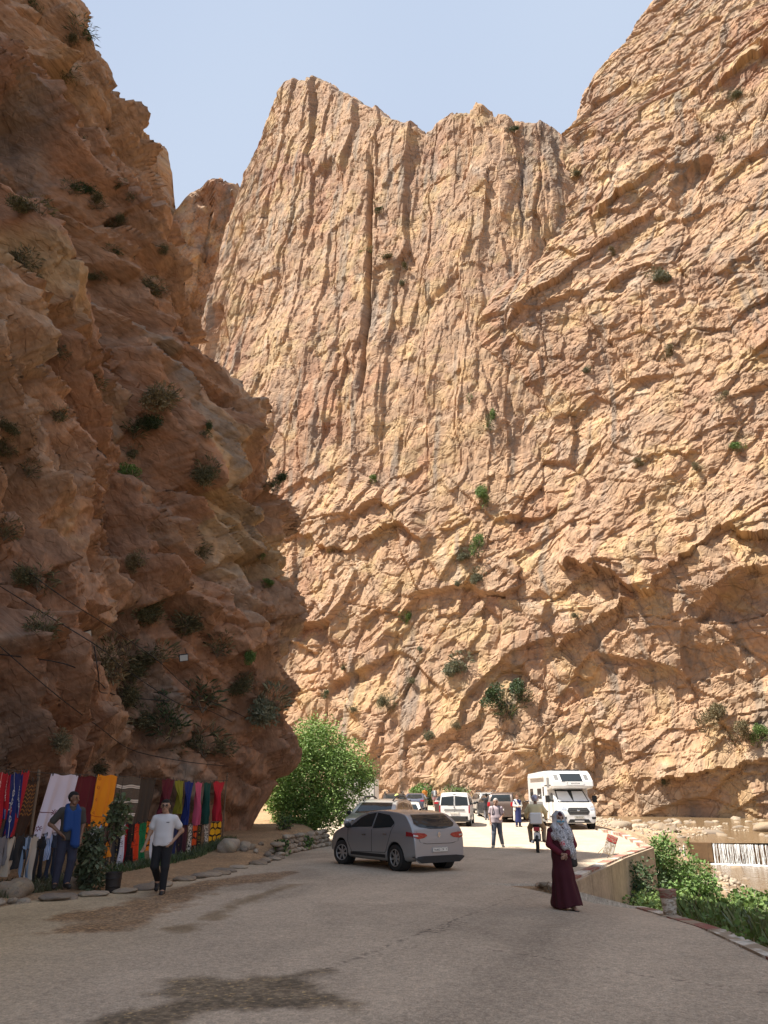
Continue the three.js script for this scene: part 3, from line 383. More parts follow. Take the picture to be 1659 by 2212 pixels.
function car(name, label, category, pos, turn, sp, paintM, group) {
  const t = thing(name, label, category, pos, turn, group), S = new CarShape(sp);
  let b = new Brush(S.geo()); b.updateMatrixWorld();
  for (const z of [sp.axR, sp.axF]) for (const s of [1, -1]) { const c = new Brush(new THREE.CylinderGeometry(sp.R * 1.15, sp.R * 1.15, .6, 28).rotateZ(Math.PI / 2)); c.position.set(s * (sp.W / 2), sp.R + .02, z); c.updateMatrixWorld(); b = EV.evaluate(b, c, SUBTRACTION); b.updateMatrixWorld(); }
  part('body', b.geometry, paintM, t); addWheels(t, sp, sp.rimM);
  const api = { t, S,
    side(nm, poly, m, off = .006, sides = [1, -1], parent = t) { return sides.map(s => part(nm, rows(s > 0 ? poly : poly, 8, 10, (z, y) => [s * (S.w(z, y) + off), y, z]), m, parent)); },
    endp(nm, poly, m, front, off = .008, mirror = false, parent = t) { const f = (p) => part(nm, rows(p, 8, 12, (x, y) => [x + Math.sign(x) * off * .5, y, S.end(x, y, front) + (front ? off : -off)]), m, parent); const r = [f(poly)]; if (mirror) r.push(f(poly.map(a => [-a[0], a[1]]))); return r; },
    seam(pts, s) { const g = []; for (let i = 1; i < pts.length; i++) { const n = 5, q = []; for (let k = 0; k <= n; k++) { const z = lerp(pts[i - 1][0], pts[i][0], k / n), y = lerp(pts[i - 1][1], pts[i][1], k / n); q.push([s * (S.w(z, y) + .001), y, z]); } for (let k = 0; k < n; k++) g.push(bar(q[k], q[k + 1], .006, 4)); } return g; },
    mirrors(z, y, m = paintM) { for (const s of [1, -1]) part('mirror', merge([new THREE.SphereGeometry(.1, 12, 8).scale(1, .75, .55).translate(s * (S.w(z, y) + .12), y + .03, z), bar([s * (S.w(z, y) - .02), y - .02, z], [s * (S.w(z, y) + .1), y, z], .025, 6)]), m, t); },
  }; return api;
}
function plateOn(api, y, m, front, w = .5, h = .11, x = 0) { const z = api.S.end(x, y, front); const p = part('number_plate', bx(w, h, .015), M.plate, api.t); p.position.set(x, y, z + (front ? .022 : -.022)); const f = part('plate_print', new THREE.PlaneGeometry(w * .98, h * .96), m, p); f.position.z = front ? .0115 : -.0115; if (!front) f.rotation.y = Math.PI; return p; }
// --- silver hatchback, rear three-quarter view ---
const HATCH = { L: 4.05, W: 1.76, H: 1.45, belt: .95, tum: .24, R: .315, axR: -1.27, axF: 1.3, clear: .2, top: [[-2.03, .42], [-2.045, .6].map((v, i) => i ? v : -2.029), [-2.01, .78], [-1.95, .97], [-1.9, 1.04], [-1.6, 1.3], [-1.42, 1.36], [-.95, 1.41], [-.25, 1.43], [.35, 1.365], [1.1, 1.02], [1.25, .97], [1.75, .84], [1.95, .68], [2.02, .5]] };
function hatchDetails(a, o = {}) {
  a.side('side_window', [[-1.05, 1.0], [-1.2, 1.14], [-.85, 1.33], [-.3, 1.37], [-.27, .985]], M.glass);
  a.side('side_window', [[-.21, .985], [-.24, 1.37], [.12, 1.33], [.42, 1.24], [.86, .975]], M.glass);
  a.endp('windscreen', [[-.62, 1.03], [.62, 1.03], [.52, 1.36], [-.52, 1.36]], M.glass, true);
  a.endp('rear_window', [[-.52, 1.035], [-.22, 1.005], [.22, 1.005], [.52, 1.035], [.66, 1.12], [.55, 1.34], [-.55, 1.34], [-.66, 1.12]], M.glass, false);
  for (const s of [1, -1]) { const d = part('door_seams', a.seam([[-.24, .95], [-.22, .4], [.75, .36], [.95, .62], [.93, .95]], s).concat(a.seam([[-.24, .4], [-.85, .42], [-1.0, .7], [-1.2, 1.1]], s)), M.seam, a.t); }
  a.side('door_handle', [[.02, .8], [.02, .83], [.2, .83], [.2, .8]], M.chrome, .025); a.side('door_handle', [[-.95, .84], [-.95, .87], [-.78, .87], [-.78, .84]], M.chrome, .025);
  a.side('sill_trim', [[-.85, .29], [-.85, .37], [.8, .36], [.8, .29]], M.trim, .012);
  a.mirrors(.78, 1.0, M.trim);
}
{ const hx = -.575, hz = -.817; // heading: away and to the left
  const a = car('hatchback_car', 'silver hatchback car turning in the shaded road, seen from behind', 'car', [.25, .02, -22.9], Math.atan2(hx, hz), { ...HATCH, steer: .28 }, M.silver); hatchDetails(a);
  a.endp('tail_light', [[.36, .85], [.42, .90], [.85, .945], [.85, .83], [.66, .775], [.5, .79]], M.red, false, .012, true);
  const r = a.endp('reverse_light', [[.66, .83], [.66, .865], [.8, .875], [.8, .84]], M.lamp, false, .02, true);
  a.endp('rear_bumper_trim', [[-.82, .37], [-.5, .385], [.5, .385], [.82, .37], [.6, .22], [-.6, .22]], M.trim, false, .04);
  const gs = []; const line = (pts) => { for (let i = 1; i < pts.length; i++) { const n = 8; for (let k = 0; k < n; k++) { const A = [lerp(pts[i - 1][0], pts[i][0], k / n), lerp(pts[i - 1][1], pts[i][1], k / n)], B = [lerp(pts[i - 1][0], pts[i][0], (k + 1) / n), lerp(pts[i - 1][1], pts[i][1], (k + 1) / n)]; gs.push(bar([A[0], A[1], a.S.end(A[0], A[1], false) - .002], [B[0], B[1], a.S.end(B[0], B[1], false) - .002], .006, 4)); } } };
  line([[-.68, .95], [-.62, .70], [-.4, .66], [.4, .66], [.62, .70], [.68, .95]]); part('hatch_seam', gs, M.seam, a.t);
  plateOn(a, .52, moroccoPlate, false);
  const lz = a.S.end(0, .86, false) - .012, lo = new THREE.Shape([[0, .075], [.048, 0], [0, -.075], [-.048, 0]].map(p => new THREE.Vector2(...p))); lo.holes.push(new THREE.Path([[0, .04], [-.02, 0], [0, -.04], [.02, 0]].map(p => new THREE.Vector2(...p))));
  const em = part('diamond_badge', new THREE.ExtrudeGeometry(lo, { depth: .012, bevelEnabled: false }), M.chrome, a.t); em.position.set(0, .87, lz - .012);
  const an = part('aerial', merge([bar([0, 1.45, -1.25], [0, 1.66, -1.42], .006, 6, .004), new THREE.SphereGeometry(.03, 8, 6).scale(1, .7, 1.6).translate(0, 1.455, -1.24)]), M.trim, a.t);
  a.endp('rear_wiper', [[-.02, 1.04], [.3, 1.07], [.3, 1.085], [-.02, 1.065]], M.trim, false, .02);
}
// --- silver SUV behind it, front towards us ---
const SUV = { L: 4.3, W: 1.82, H: 1.64, belt: 1.08, tum: .2, R: .34, axR: -1.33, axF: 1.34, clear: .26, rad: .09, top: [[-2.14, .5], [-2.135, .7], [-2.1, .95], [-2.04, 1.1], [-1.85, 1.5], [-1.65, 1.61], [-.9, 1.64], [0, 1.63], [.42, 1.55], [1.08, 1.16], [1.2, 1.13], [1.85, 1.03], [2.08, .9], [2.14, .6]] };
function suvSide(a) {
  a.side('side_window', [[-1.1, 1.12], [-1.1, 1.5], [-.35, 1.54], [-.32, 1.12]], M.glass); a.side('side_window', [[-.26, 1.12], [-.29, 1.54], [.2, 1.52], [.46, 1.42], [.9, 1.12]], M.glass); a.side('quarter_window', [[-1.75, 1.16], [-1.65, 1.42], [-1.2, 1.48], [-1.2, 1.14]], M.glass);
  a.endp('windscreen', [[-.7, 1.17], [.7, 1.17], [.6, 1.53], [-.6, 1.53]], M.glass, true); a.endp('rear_window', [[-.66, 1.14], [.66, 1.14], [.58, 1.5], [-.58, 1.5]], M.glass, false);
  for (const s of [1, -1]) part('door_seams', a.seam([[-.29, 1.05], [-.27, .45], [.8, .45], [.95, 1.08]], s).concat(a.seam([[-.27, .45], [-.9, .45], [-1.15, 1.08]], s)), M.seam, a.t);
  a.side('sill_trim', [[-.9, .28], [-.9, .42], [.85, .42], [.85, .28]], M.trim, .012);
}
function rails(a) { for (const s of [1, -1]) part('roof_rail', tube([[s * .6, 1.63, -1.45], [s * .62, 1.72, -1.2], [s * .63, 1.74, -.4], [s * .62, 1.71, .15], [s * .6, 1.6, .38]], .034, 20, 6), M.trim, a.t); }
{ const hx = -.28, hz = .96;
  const a = car('off_road_car', 'silver off-road car with black roof rails, its front towards us behind the hatchback', 'car', [-.12, .03, -31.9], Math.atan2(hx, hz), SUV, M.silver2); suvSide(a); rails(a); a.mirrors(.85, 1.14, M.trim);
  a.endp('grille', [[-.62, .80], [.62, .80], [.64, .96], [-.64, .96]], M.trim, true, .012);
  for (const y of [.83, .88, .93]) part('grille_bar', bx(.98, .018, .02, 0, y, a.S.end(0, y, true) + .02), M.chrome, a.t);
  a.endp('headlight', [[.5, .80], [.5, .96], [.85, .965], [.85, .82]], M.lamp, true, .014, true);
  a.endp('front_bumper', [[-.84, .38], [.84, .38], [.86, .62], [-.86, .62]], M.trim, true, .012); a.endp('skid_plate', [[-.4, .34], [.4, .34], [.46, .46], [-.46, .46]], M.grey, true, .02);
  plateOn(a, .66, M.plate, true, .48, .1); part('aerial', bar([0, 1.63, .2], [0, 1.72, .1], .008, 5), M.trim, a.t);
}
// --- parked cars further back ---
const rearLights = (a, y0, y1, x0 = .5, x1 = .84) => a.endp('tail_light', [[x0, y0], [x0, y1], [x1, y1], [x1, y0]], M.red, false, .012, true);
{ const a = car('parked_car', 'white hatchback parked behind the silver off-road car', 'car', [1.05, .07, -40.6], Math.PI - .05, HATCH, M.white, 'cars parked in the gorge'); hatchDetails(a); rearLights(a, .82, .96); plateOn(a, .5, M.plate, false); }
{ const a = car('parked_car', 'black off-road car facing us beside the white box truck', 'car', [.72, .28, -57.5], .06, SUV, M.black, 'cars parked in the gorge'); suvSide(a); rails(a); a.endp('headlight', [[.5, .84], [.5, .96], [.84, .96], [.84, .84]], M.lamp, true, .014, true); a.endp('grille', [[-.5, .6], [.5, .6], [.5, .95], [-.5, .95]], M.trim, true, .012); a.mirrors(.85, 1.14, M.black); }
{ const a = car('parked_car', 'dark blue saloon parked near the far bush, tail towards us', 'car', [2.75, .5, -70], Math.PI - .12, { ...HATCH, L: 4.4, top: [[-2.2, .45], [-2.195, .65], [-2.16, .85], [-2.05, 1.0], [-1.85, 1.06], [-1.35, 1.36], [-1.1, 1.42], [-.3, 1.45], [.4, 1.38], [1.15, 1.0], [1.35, .96], [1.95, .84], [2.12, .66], [2.18, .5]] }, M.navy, 'cars parked in the gorge'); hatchDetails(a); rearLights(a, .8, .93); plateOn(a, .72, M.plate, false); }
{ const a = car('parked_car', 'maroon car half hidden behind the white van', 'car', [5.15, .36, -63.5], Math.PI - .3, HATCH, M.brown, 'cars parked in the gorge'); hatchDetails(a); rearLights(a, .82, .96); }
{ const a = car('parked_car', 'silver estate car parked behind the person in black', 'car', [8.0, .38, -65], Math.PI + .1, SUV, M.silver2, 'cars parked in the gorge'); suvSide(a); rails(a); rearLights(a, .9, 1.12); plateOn(a, .7, M.plate, false); }
{ const a = car('parked_car', 'dark grey hatchback with a pale bumper, third from the motorhome', 'car', [7.75, .28, -58.6], Math.PI + .06, { ...HATCH, H: 1.56, top: HATCH.top.map(p => [p[0], p[1] * 1.075]) }, M.charcoal, 'cars parked in the gorge'); hatchDetails({ ...a, endp: (n, p, ...r) => a.endp(n, p.map(q => [q[0], q[1] * 1.075]), ...r), side: (n, p, ...r) => a.side(n, p.map(q => [q[0], q[1] * 1.075]), ...r) }); rearLights(a, .88, 1.02); a.endp('rear_bumper', [[-.8, .5], [.8, .5], [.8, .72], [-.8, .72]], M.silver2, false, .012); plateOn(a, .78, M.plate, false); }
{ const a = car('people_carrier', 'dark brown people carrier parked beside the motorhome', 'van', [8.15, .2, -53.4], Math.PI - .42, { ...SUV, H: 1.8, belt: 1.1, top: SUV.top.map(p => [p[0] * 1.02, p[1] * 1.09]) }, M.brown, 'cars parked in the gorge'); const K = 1.09; suvSide({ ...a, endp: (n, p, ...r) => a.endp(n, p.map(q => [q[0], q[1] * K]), ...r), side: (n, p, ...r) => a.side(n, p.map(q => [q[0], q[1] * K]), ...r) }); rearLights(a, .95, 1.2, .66); plateOn(a, .75, M.plate, false); a.mirrors(.85, 1.2, M.brown); }
// --- white van, tail towards us ---
{ const VAN = { L: 4.39, W: 1.8, H: 1.82, belt: 1.08, tum: .16, R: .32, axR: -1.3, axF: 1.5, clear: .22, rad: .1, pr: .05, top: [[-2.19, .5], [-2.185, .8], [-2.17, 1.1], [-2.08, 1.6], [-2.0, 1.76], [-1.8, 1.81], [-.8, 1.83], [.2, 1.79], [.6, 1.68], [1.25, 1.15], [1.35, 1.1], [1.9, .95], [2.1, .8], [2.18, .55]] };
  const a = car('white_van', 'white glazed van in the sunlit car park, tail towards us', 'van', [4.35, .13, -48.9], Math.PI - .16, VAN, M.white);
  for (const s of [1, -1]) a.endp('rear_window', s > 0 ? [[.03, 1.12], [.78, 1.12], [.72, 1.6], [.03, 1.64]] : [[-.78, 1.12], [-.03, 1.12], [-.03, 1.64], [-.72, 1.6]], M.glass, false, .01);
  a.side('side_window', [[-1.95, 1.14], [-1.85, 1.58], [-1.15, 1.63], [-1.15, 1.14]], M.glass); a.side('side_window', [[-1.05, 1.14], [-1.05, 1.63], [-.1, 1.64], [-.05, 1.12]], M.glass); a.side('side_window', [[.05, 1.12], [.02, 1.64], [.5, 1.56], [1.05, 1.12]], M.glass); a.endp('windscreen', [[-.7, 1.15], [.7, 1.15], [.6, 1.66], [-.6, 1.66]], M.glass, true);
  a.endp('tail_light', [[.79, .72], [.79, 1.14], [.865, 1.14], [.865, .72]], M.red, false, .012, true);
  a.endp('rear_bumper', [[-.88, .3], [.88, .3], [.88, .56], [-.88, .56]], M.trim, false, .02); a.endp('handle_strip', [[-.58, .84], [.58, .84], [.56, .93], [-.56, .93]], M.grey, false, .02); plateOn(a, .74, plateMat('·····', 0), false, .5, .1); a.mirrors(1.1, 1.2, M.trim);
  const gg = []; for (let y = .6; y < 1.75; y += .1) gg.push(bar([0, y, a.S.end(0, y, false) - .004], [0, y + .1, a.S.end(0, y + .1, false) - .004], .007, 4)); part('door_gap', gg, M.seam, a.t);
  const lo = new THREE.Shape([[0, .075], [.048, 0], [0, -.075], [-.048, 0]].map(p => new THREE.Vector2(...p))); lo.holes.push(new THREE.Path([[0, .04], [-.02, 0], [0, -.04], [.02, 0]].map(p => new THREE.Vector2(...p)))); part('diamond_badge', new THREE.ExtrudeGeometry(lo, { depth: .012, bevelEnabled: false }).translate(0, 1.03, a.S.end(0, 1.03, false) - .035), M.grey, a.t);
  part('stop_light', bx(.24, .03, .03, 0, 1.74, a.S.end(0, 1.74, false) - .01), M.trim, a.t); for (const s of [1, -1]) part('door_seams', a.seam([[-.1, 1.08], [-.08, .4], [.95, .4], [1.1, 1.1]], s), M.seam, a.t);
}
// --- motorhome ---
{ const t = thing('motorhome', 'white motorhome with solar panels on its roof, its front towards us', 'motorhome', [10.2, .12, -47.1], .03);
  const prof = new THREE.Shape([[-3.5, .5], [-3.5, 2.72], [-3.35, 2.86], [.6, 2.92], [1.75, 2.9], [2.15, 2.72], [2.62, 2.38], [2.66, 2.2], [2.45, 2.1], [1.35, 2.02], [1.3, .5]].map(p => new THREE.Vector2(p[0], p[1])));
  const bg = new THREE.ExtrudeGeometry(prof, { depth: 2.18, bevelEnabled: true, bevelSize: .06, bevelThickness: .07, bevelSegments: 3 }).translate(0, 0, -1.09).rotateY(-Math.PI / 2); part('living_body', bg, M.white, t);
  const S = new CarShape({ L: 3.4, W: 2.06, H: 2.02, belt: 1.3, tum: .16, clear: .3, pf: .14, pr: 0, rad: .1, z: 0, top: [[.2, 1.98], [.9, 2.0], [1.55, 2.0], [1.75, 1.94], [2.62, 1.34], [2.75, 1.29], [3.2, 1.14], [3.44, 1.0], [3.52, .75], [3.53, .5]] });
  let b = new Brush(S.geo()); b.updateMatrixWorld(); for (const s of [1, -1]) { const c = new Brush(new THREE.CylinderGeometry(.4, .4, .6, 24).rotateZ(Math.PI / 2)); c.position.set(s * 1.03, .36, 2.55); c.updateMatrixWorld(); b = EV.evaluate(b, c, SUBTRACTION); b.updateMatrixWorld(); }
  part('cab', b.geometry, M.white, t); addWheels(t, { R: .35, W: 2.06, axR: -1.5, axF: 2.55 }, M.rim);
  const a = { S, t }; const endp = (nm, poly, m, off = .01, mir) => { const f = p => part(nm, rows(p, 8, 12, (x, y) => [x, y, S.end(x, y, true) + off]), m, t); f(poly); if (mir) f(poly.map(q => [-q[0], q[1]])); };
  endp('windscreen_frame', [[-.86, 1.32], [.86, 1.32], [.78, 1.97], [-.78, 1.97]], M.trim, .008); endp('windscreen', [[-.8, 1.38], [.8, 1.38], [.73, 1.9], [-.73, 1.9]], M.blind, .016); endp('blind_gap', [[-.02, 1.38], [.02, 1.38], [.12, 1.9], [-.12, 1.9]], M.glass, .022);
  endp('grille', [[-.5, .72], [.5, .72], [.6, .9], [.5, 1.08], [-.5, 1.08], [-.6, .9]], M.trim, .014); for (const y of [.8, .88, .96, 1.03]) part('grille_bar', bx(.94, .02, .02, 0, y, S.end(0, y, true) + .02), M.grey, t); part('oval_badge', new THREE.SphereGeometry(.09, 14, 8).scale(1, .5, .2).translate(0, .92, S.end(0, .92, true) + .03), M.chrome, t);
  endp('headlight', [[.62, .95], [.6, 1.1], [.96, 1.2], [.99, 1.02], [.85, .95]], M.lamp, .016, true); endp('fog_light', [[.68, .5], [.66, .62], [.92, .63], [.9, .5]], M.trim, .014, true); endp('front_bumper', [[-.62, .32], [.62, .32], [.5, .5], [-.5, .5]], M.trim, .014);
  plateOn(a, .6, plateMat('GG-TE-78', 1), true, .52, .12);
  for (const s of [1, -1]) { part('cab_window', rows([[1.1, 1.34], [1.1, 1.86], [1.75, 1.84], [2.45, 1.34]], 6, 8, (z, y) => [s * (S.w(z, y) + .008), y, z]), M.glass, t); part('cab_door_trim', rows([[1.15, .55], [1.15, .62], [2.1, .62], [2.1, .55]], 2, 6, (z, y) => [s * (S.w(z, y) + .01), y, z]), M.trim, t); const mr = part('mirror', merge([bx(.24, .36, .12, s * 1.3, 1.5, 2.15, .03), bar([s * .98, 1.42, 2.2], [s * 1.25, 1.45, 2.16], .03, 6)]), M.trim, t);
    for (const [z0, z1, y0, y1] of [[-.9, .1, 1.5, 2.05], [-2.9, -2.1, 1.5, 2.05]]) part('side_window', bx(.03, y1 - y0, z1 - z0, s * 1.165, (y0 + y1) / 2, (z0 + z1) / 2, .012), M.glass, t); part('side_stripe', bx(.012, .16, 4.4, s * 1.163, 1.25, -1.1), M.grey, t); part('skirt', bx(.02, .25, 4.6, s * 1.15, .42, -1.1), M.grey, t); part('corner_trim', bx(.02, .5, .5, s * 1.166, 2.35, 1.9), M.grey, t); }
  part('habitation_door', bx(.025, 1.75, .62, -1.167, 1.42, .72, .01), M.boxw, t); part('door_window', bx(.03, .5, .34, -1.176, 1.9, .72, .01), M.glass, t);
  part('awning', bx(.16, .14, 3.6, -1.22, 2.68, -.9, .04), M.boxw, t);
  const sky = part('roof_window', bx(1.15, .03, .66), M.glass, t); sky.position.set(0, 2.6, 2.42); sky.rotation.x = Math.atan2(.34, .47) + .02; for (const s of [1, -1]) { const w = part('roof_window_side', bx(.22, .03, .5), M.grey, t); w.position.set(s * .83, 2.6, 2.41); w.rotation.x = sky.rotation.x; w.rotation.z = s * -.05; }
  for (const [z, x] of [[.6, .1], [-.9, .1], [-2.4, .1]]) part('solar_panel', bx(1.5, .05, .95, x, 3.03, z), M.panel, t); part('roof_rack', merge([bx(.04, .09, 4, -.68, 2.97, -.9), bx(.04, .09, 4, .88, 2.97, -.9)]), M.grey, t);
  const nm = part('lettering', new THREE.PlaneGeometry(1.0, .19), canvasMat(512, 96, (x, w, h) => { x.fillStyle = '#f2f2f0'; x.fillRect(0, 0, w, h); x.fillStyle = '#33343a'; x.textAlign = 'center'; x.textBaseline = 'middle'; x.font = 'bold 66px sans-serif'; x.fillText('C', 60, 50); x.font = 'bold 54px sans-serif'; x.fillText('HAUSSON', 285, 54); }, .4), t); nm.position.set(.1, 2.3, 2.73); nm.rotation.x = -.12;
  part('nose_stripe', merge([bx(.02, .05, 1.5, -1.165, 2.2, 1.75), bx(.02, .05, 1.5, 1.165, 2.2, 1.75)]), M.trim, t);
}
// --- white box truck beside the tree ---
{ const t = thing('box_truck', 'white box truck half hidden behind the green tree', 'truck', [-1.55, .17, -50.5], -.06);
  part('cargo_box', bx(2.2, 2.05, 4, 0, 1.55, 0, .03), M.boxw, t); part('cab', bx(1.95, 1.7, 1.4, 0, 1.15, -2.75, .12), M.white, t); part('chassis', bx(1.6, .2, 5.2, 0, .45, -.5), M.trim, t); for (const s of [1, -1]) part('corner_post', bx(.06, 2.05, .06, s * 1.1, 1.55, 2.0), M.grey, t);
  part('door_bar', bx(.04, 1.8, .03, .2, 1.55, 2.02), M.grey, t); part('marker_light', bx(.07, .07, .02, .85, 2.45, 2.01), M.trim, t);
  for (const z of [1.2, -2.7]) for (const s of [1, -1]) { const w = part('wheel', tyreG, M.tyre, t); w.position.set(s * .95, .38, z); w.scale.setScalar(1.22); if (s < 0) w.rotation.y = Math.PI; part('rim', rimG, M.rim, w); } }
// ---------- people ----------
function surfNet(f, lo, hi, cell, color) { // naive surface nets over a distance field
  const n = [0, 1, 2].map(i => Math.ceil((hi[i] - lo[i]) / cell) + 1), [nx, ny, nz] = n, F = new Float32Array(nx * ny * nz), id = new Int32Array(nx * ny * nz).fill(-1); let k = 0;
  for (let z = 0; z < nz; z++) for (let y = 0; y < ny; y++) for (let x = 0; x < nx; x++) F[k++] = f(lo[0] + x * cell, lo[1] + y * cell, lo[2] + z * cell);
  const P = [], I = [], sx = 1, sy = nx, sz = nx * ny, off = [0, sx, sy, sx + sy, sz, sx + sz, sy + sz, sx + sy + sz], ED = [[0, 1], [2, 3], [4, 5], [6, 7], [0, 2], [1, 3], [4, 6], [5, 7], [0, 4], [1, 5], [2, 6], [3, 7]], cx = [0, 1, 0, 1, 0, 1, 0, 1], cy = [0, 0, 1, 1, 0, 0, 1, 1], cz = [0, 0, 0, 0, 1, 1, 1, 1];
  for (let z = 0; z < nz - 1; z++) for (let y = 0; y < ny - 1; y++) for (let x = 0; x < nx - 1; x++) {
    const b = x + y * sy + z * sz; let m = 0; for (let i = 0; i < 8; i++) if (F[b + off[i]] < 0) m |= 1 << i; if (m === 0 || m === 255) continue;
    let a = 0, px = 0, py = 0, pz = 0; for (const [i, j] of ED) { const u = F[b + off[i]], v = F[b + off[j]]; if ((u < 0) === (v < 0)) continue; const t = u / (u - v); px += lerp(cx[i], cx[j], t); py += lerp(cy[i], cy[j], t); pz += lerp(cz[i], cz[j], t); a++; }
    id[b] = P.length / 3; P.push(lo[0] + (x + px / a) * cell, lo[1] + (y + py / a) * cell, lo[2] + (z + pz / a) * cell);
  }
  const quad = (a, b, c, d, fl) => fl ? I.push(a, b, c, a, c, d) : I.push(a, c, b, a, d, c);
  for (let z = 1; z < nz - 1; z++) for (let y = 1; y < ny - 1; y++) for (let x = 1; x < nx - 1; x++) { const b = x + y * sy + z * sz, s = F[b] < 0;
    if (s !== (F[b + sx] < 0)) quad(id[b - sy - sz], id[b - sz], id[b], id[b - sy], s); if (s !== (F[b + sy] < 0)) quad(id[b - sx - sz], id[b - sx], id[b], id[b - sz], s); if (s !== (F[b + sz] < 0)) quad(id[b - sx - sy], id[b - sy], id[b], id[b - sx], s); }
  const g = new THREE.BufferGeometry(); g.setAttribute('position', new THREE.Float32BufferAttribute(P, 3)); g.setIndex(I); g.computeVertexNormals();
  if (color) { const K = []; for (let i = 0; i < P.length; i += 3) K.push(...color(P[i], P[i + 1], P[i + 2])); g.setAttribute('color', new THREE.Float32BufferAttribute(K, 3)); }
  return g;
}
// bones: [ax,ay,az, bx,by,bz, ra, rb]
function field(bones, k = .03) { const B = bones.map(b => { const dx = b[3] - b[0], dy = b[4] - b[1], dz = b[5] - b[2]; return [...b, dx, dy, dz, 1 / Math.max(1e-9, dx * dx + dy * dy + dz * dz)]; });
  return (x, y, z) => { let r = 1e3; for (const b of B) { const ex = x - b[0], ey = y - b[1], ez = z - b[2], t = clamp((ex * b[8] + ey * b[9] + ez * b[10]) * b[11]), qx = ex - t * b[8], qy = ey - t * b[9], qz = ez - t * b[10], d = Math.sqrt(qx * qx + qy * qy + qz * qz) - lerp(b[6], b[7], t); const h = Math.max(k - Math.abs(r - d), 0) / k; r = Math.min(r, d) - h * h * k * .25; } return r; }; }
function bounds(bones, pad) { const lo = [9, 9, 9], hi = [-9, -9, -9]; for (const b of bones) for (let i = 0; i < 3; i++) { lo[i] = Math.min(lo[i], b[i] - b[6], b[i + 3] - b[7]); hi[i] = Math.max(hi[i], b[i] + b[6], b[i + 3] + b[7]); } return [lo.map(v => v - pad), hi.map(v => v + pad)]; }
function blob(bones, cell, k, color, clip) { const [lo, hi] = bounds(bones, .03), f = field(bones, k); return surfNet(clip ? (x, y, z) => Math.max(f(x, y, z), clip(x, y, z)) : f, lo, hi, cell, color); }
const seg = (a, b, ra, rb) => [...a, ...b, ra, rb];
const J0 = { head: [0, 1.61, .02], neck: [0, 1.46, -.005], chest: [0, 1.3, 0], waist: [0, 1.06, 0], hip: [0, .95, 0], shL: [.185, 1.385, 0], elL: [.235, 1.13, -.03], wrL: [.25, .89, .05], shR: [-.185, 1.385, 0], elR: [-.235, 1.13, -.03], wrR: [-.25, .89, .05], hiL: [.09, .92, 0], knL: [.1, .5, .02], anL: [.1, .085, -.02], toL: [.125, .035, .13], hiR: [-.09, .92, 0], knR: [-.1, .5, .02], anR: [-.1, .085, -.02], toR: [-.125, .035, .13] };
function handBones(w, el, curl, inw) { // palm and five fingers continuing the forearm
  const W_ = new THREE.Vector3(...w), d = W_.clone().sub(new THREE.Vector3(...el)).normalize(), side = new THREE.Vector3(...inw).projectOnPlane(d).normalize(), nrm = new THREE.Vector3().crossVectors(d, side), A = v => [v.x, v.y, v.z], o = [];
  const palm = W_.clone().addScaledVector(d, .085); o.push(seg(A(W_), A(W_.clone().addScaledVector(d, .04)), .024, .026)); for (const s of [-.026, -.009, .009, .026]) o.push(seg(A(W_.clone().addScaledVector(d, .02).addScaledVector(side, s * .6)), A(palm.clone().addScaledVector(side, s)), .014, .012));
  [[-.028, .062], [-.01, .075], [.01, .078], [.028, .07]].forEach(([s, l]) => { const p0 = palm.clone().addScaledVector(side, s), p1 = p0.clone().addScaledVector(d, l * .5).addScaledVector(nrm, curl * .012), p2 = p1.clone().addScaledVector(d, l * .5 * (1 - curl * .5)).addScaledVector(nrm, curl * .035); o.push(seg(A(p0), A(p1), .0095, .0088), seg(A(p1), A(p2), .0088, .0075)); });
  const t0 = W_.clone().addScaledVector(d, .03).addScaledVector(side, .022), t1 = t0.clone().addScaledVector(d, .035).addScaledVector(side, .026).addScaledVector(nrm, .012), t2 = t1.clone().addScaledVector(d, .034).addScaledVector(side, .006).addScaledVector(nrm, .008); o.push(seg(A(t0), A(t1), .0125, .0105), seg(A(t1), A(t2), .0105, .0085));
  return o;
}
function headBones(c, yaw = 0) { const r = (x, y, z) => [c[0] + x * Math.cos(yaw) + z * Math.sin(yaw), c[1] + y, c[2] - x * Math.sin(yaw) + z * Math.cos(yaw)]; return { r, b: [seg(r(0, .05, -.02), r(0, .035, .01), .088, .085), seg(r(0, 0, .012), r(0, -.07, .035), .078, .05), seg(r(.02, -.075, .045), r(-.02, -.075, .045), .035, .035), seg(r(0, .02, .095), r(0, -.022, .118), .011, .015), seg(r(.035, .032, .083), r(-.035, .032, .083), .014, .014), seg(r(-.018, -.05, .092), r(.018, -.05, .092), .012, .012), seg(r(.086, .012, .0), r(.088, -.02, .005), .014, .01), seg(r(-.086, .012, 0), r(-.088, -.02, .005), .014, .01)] }; }
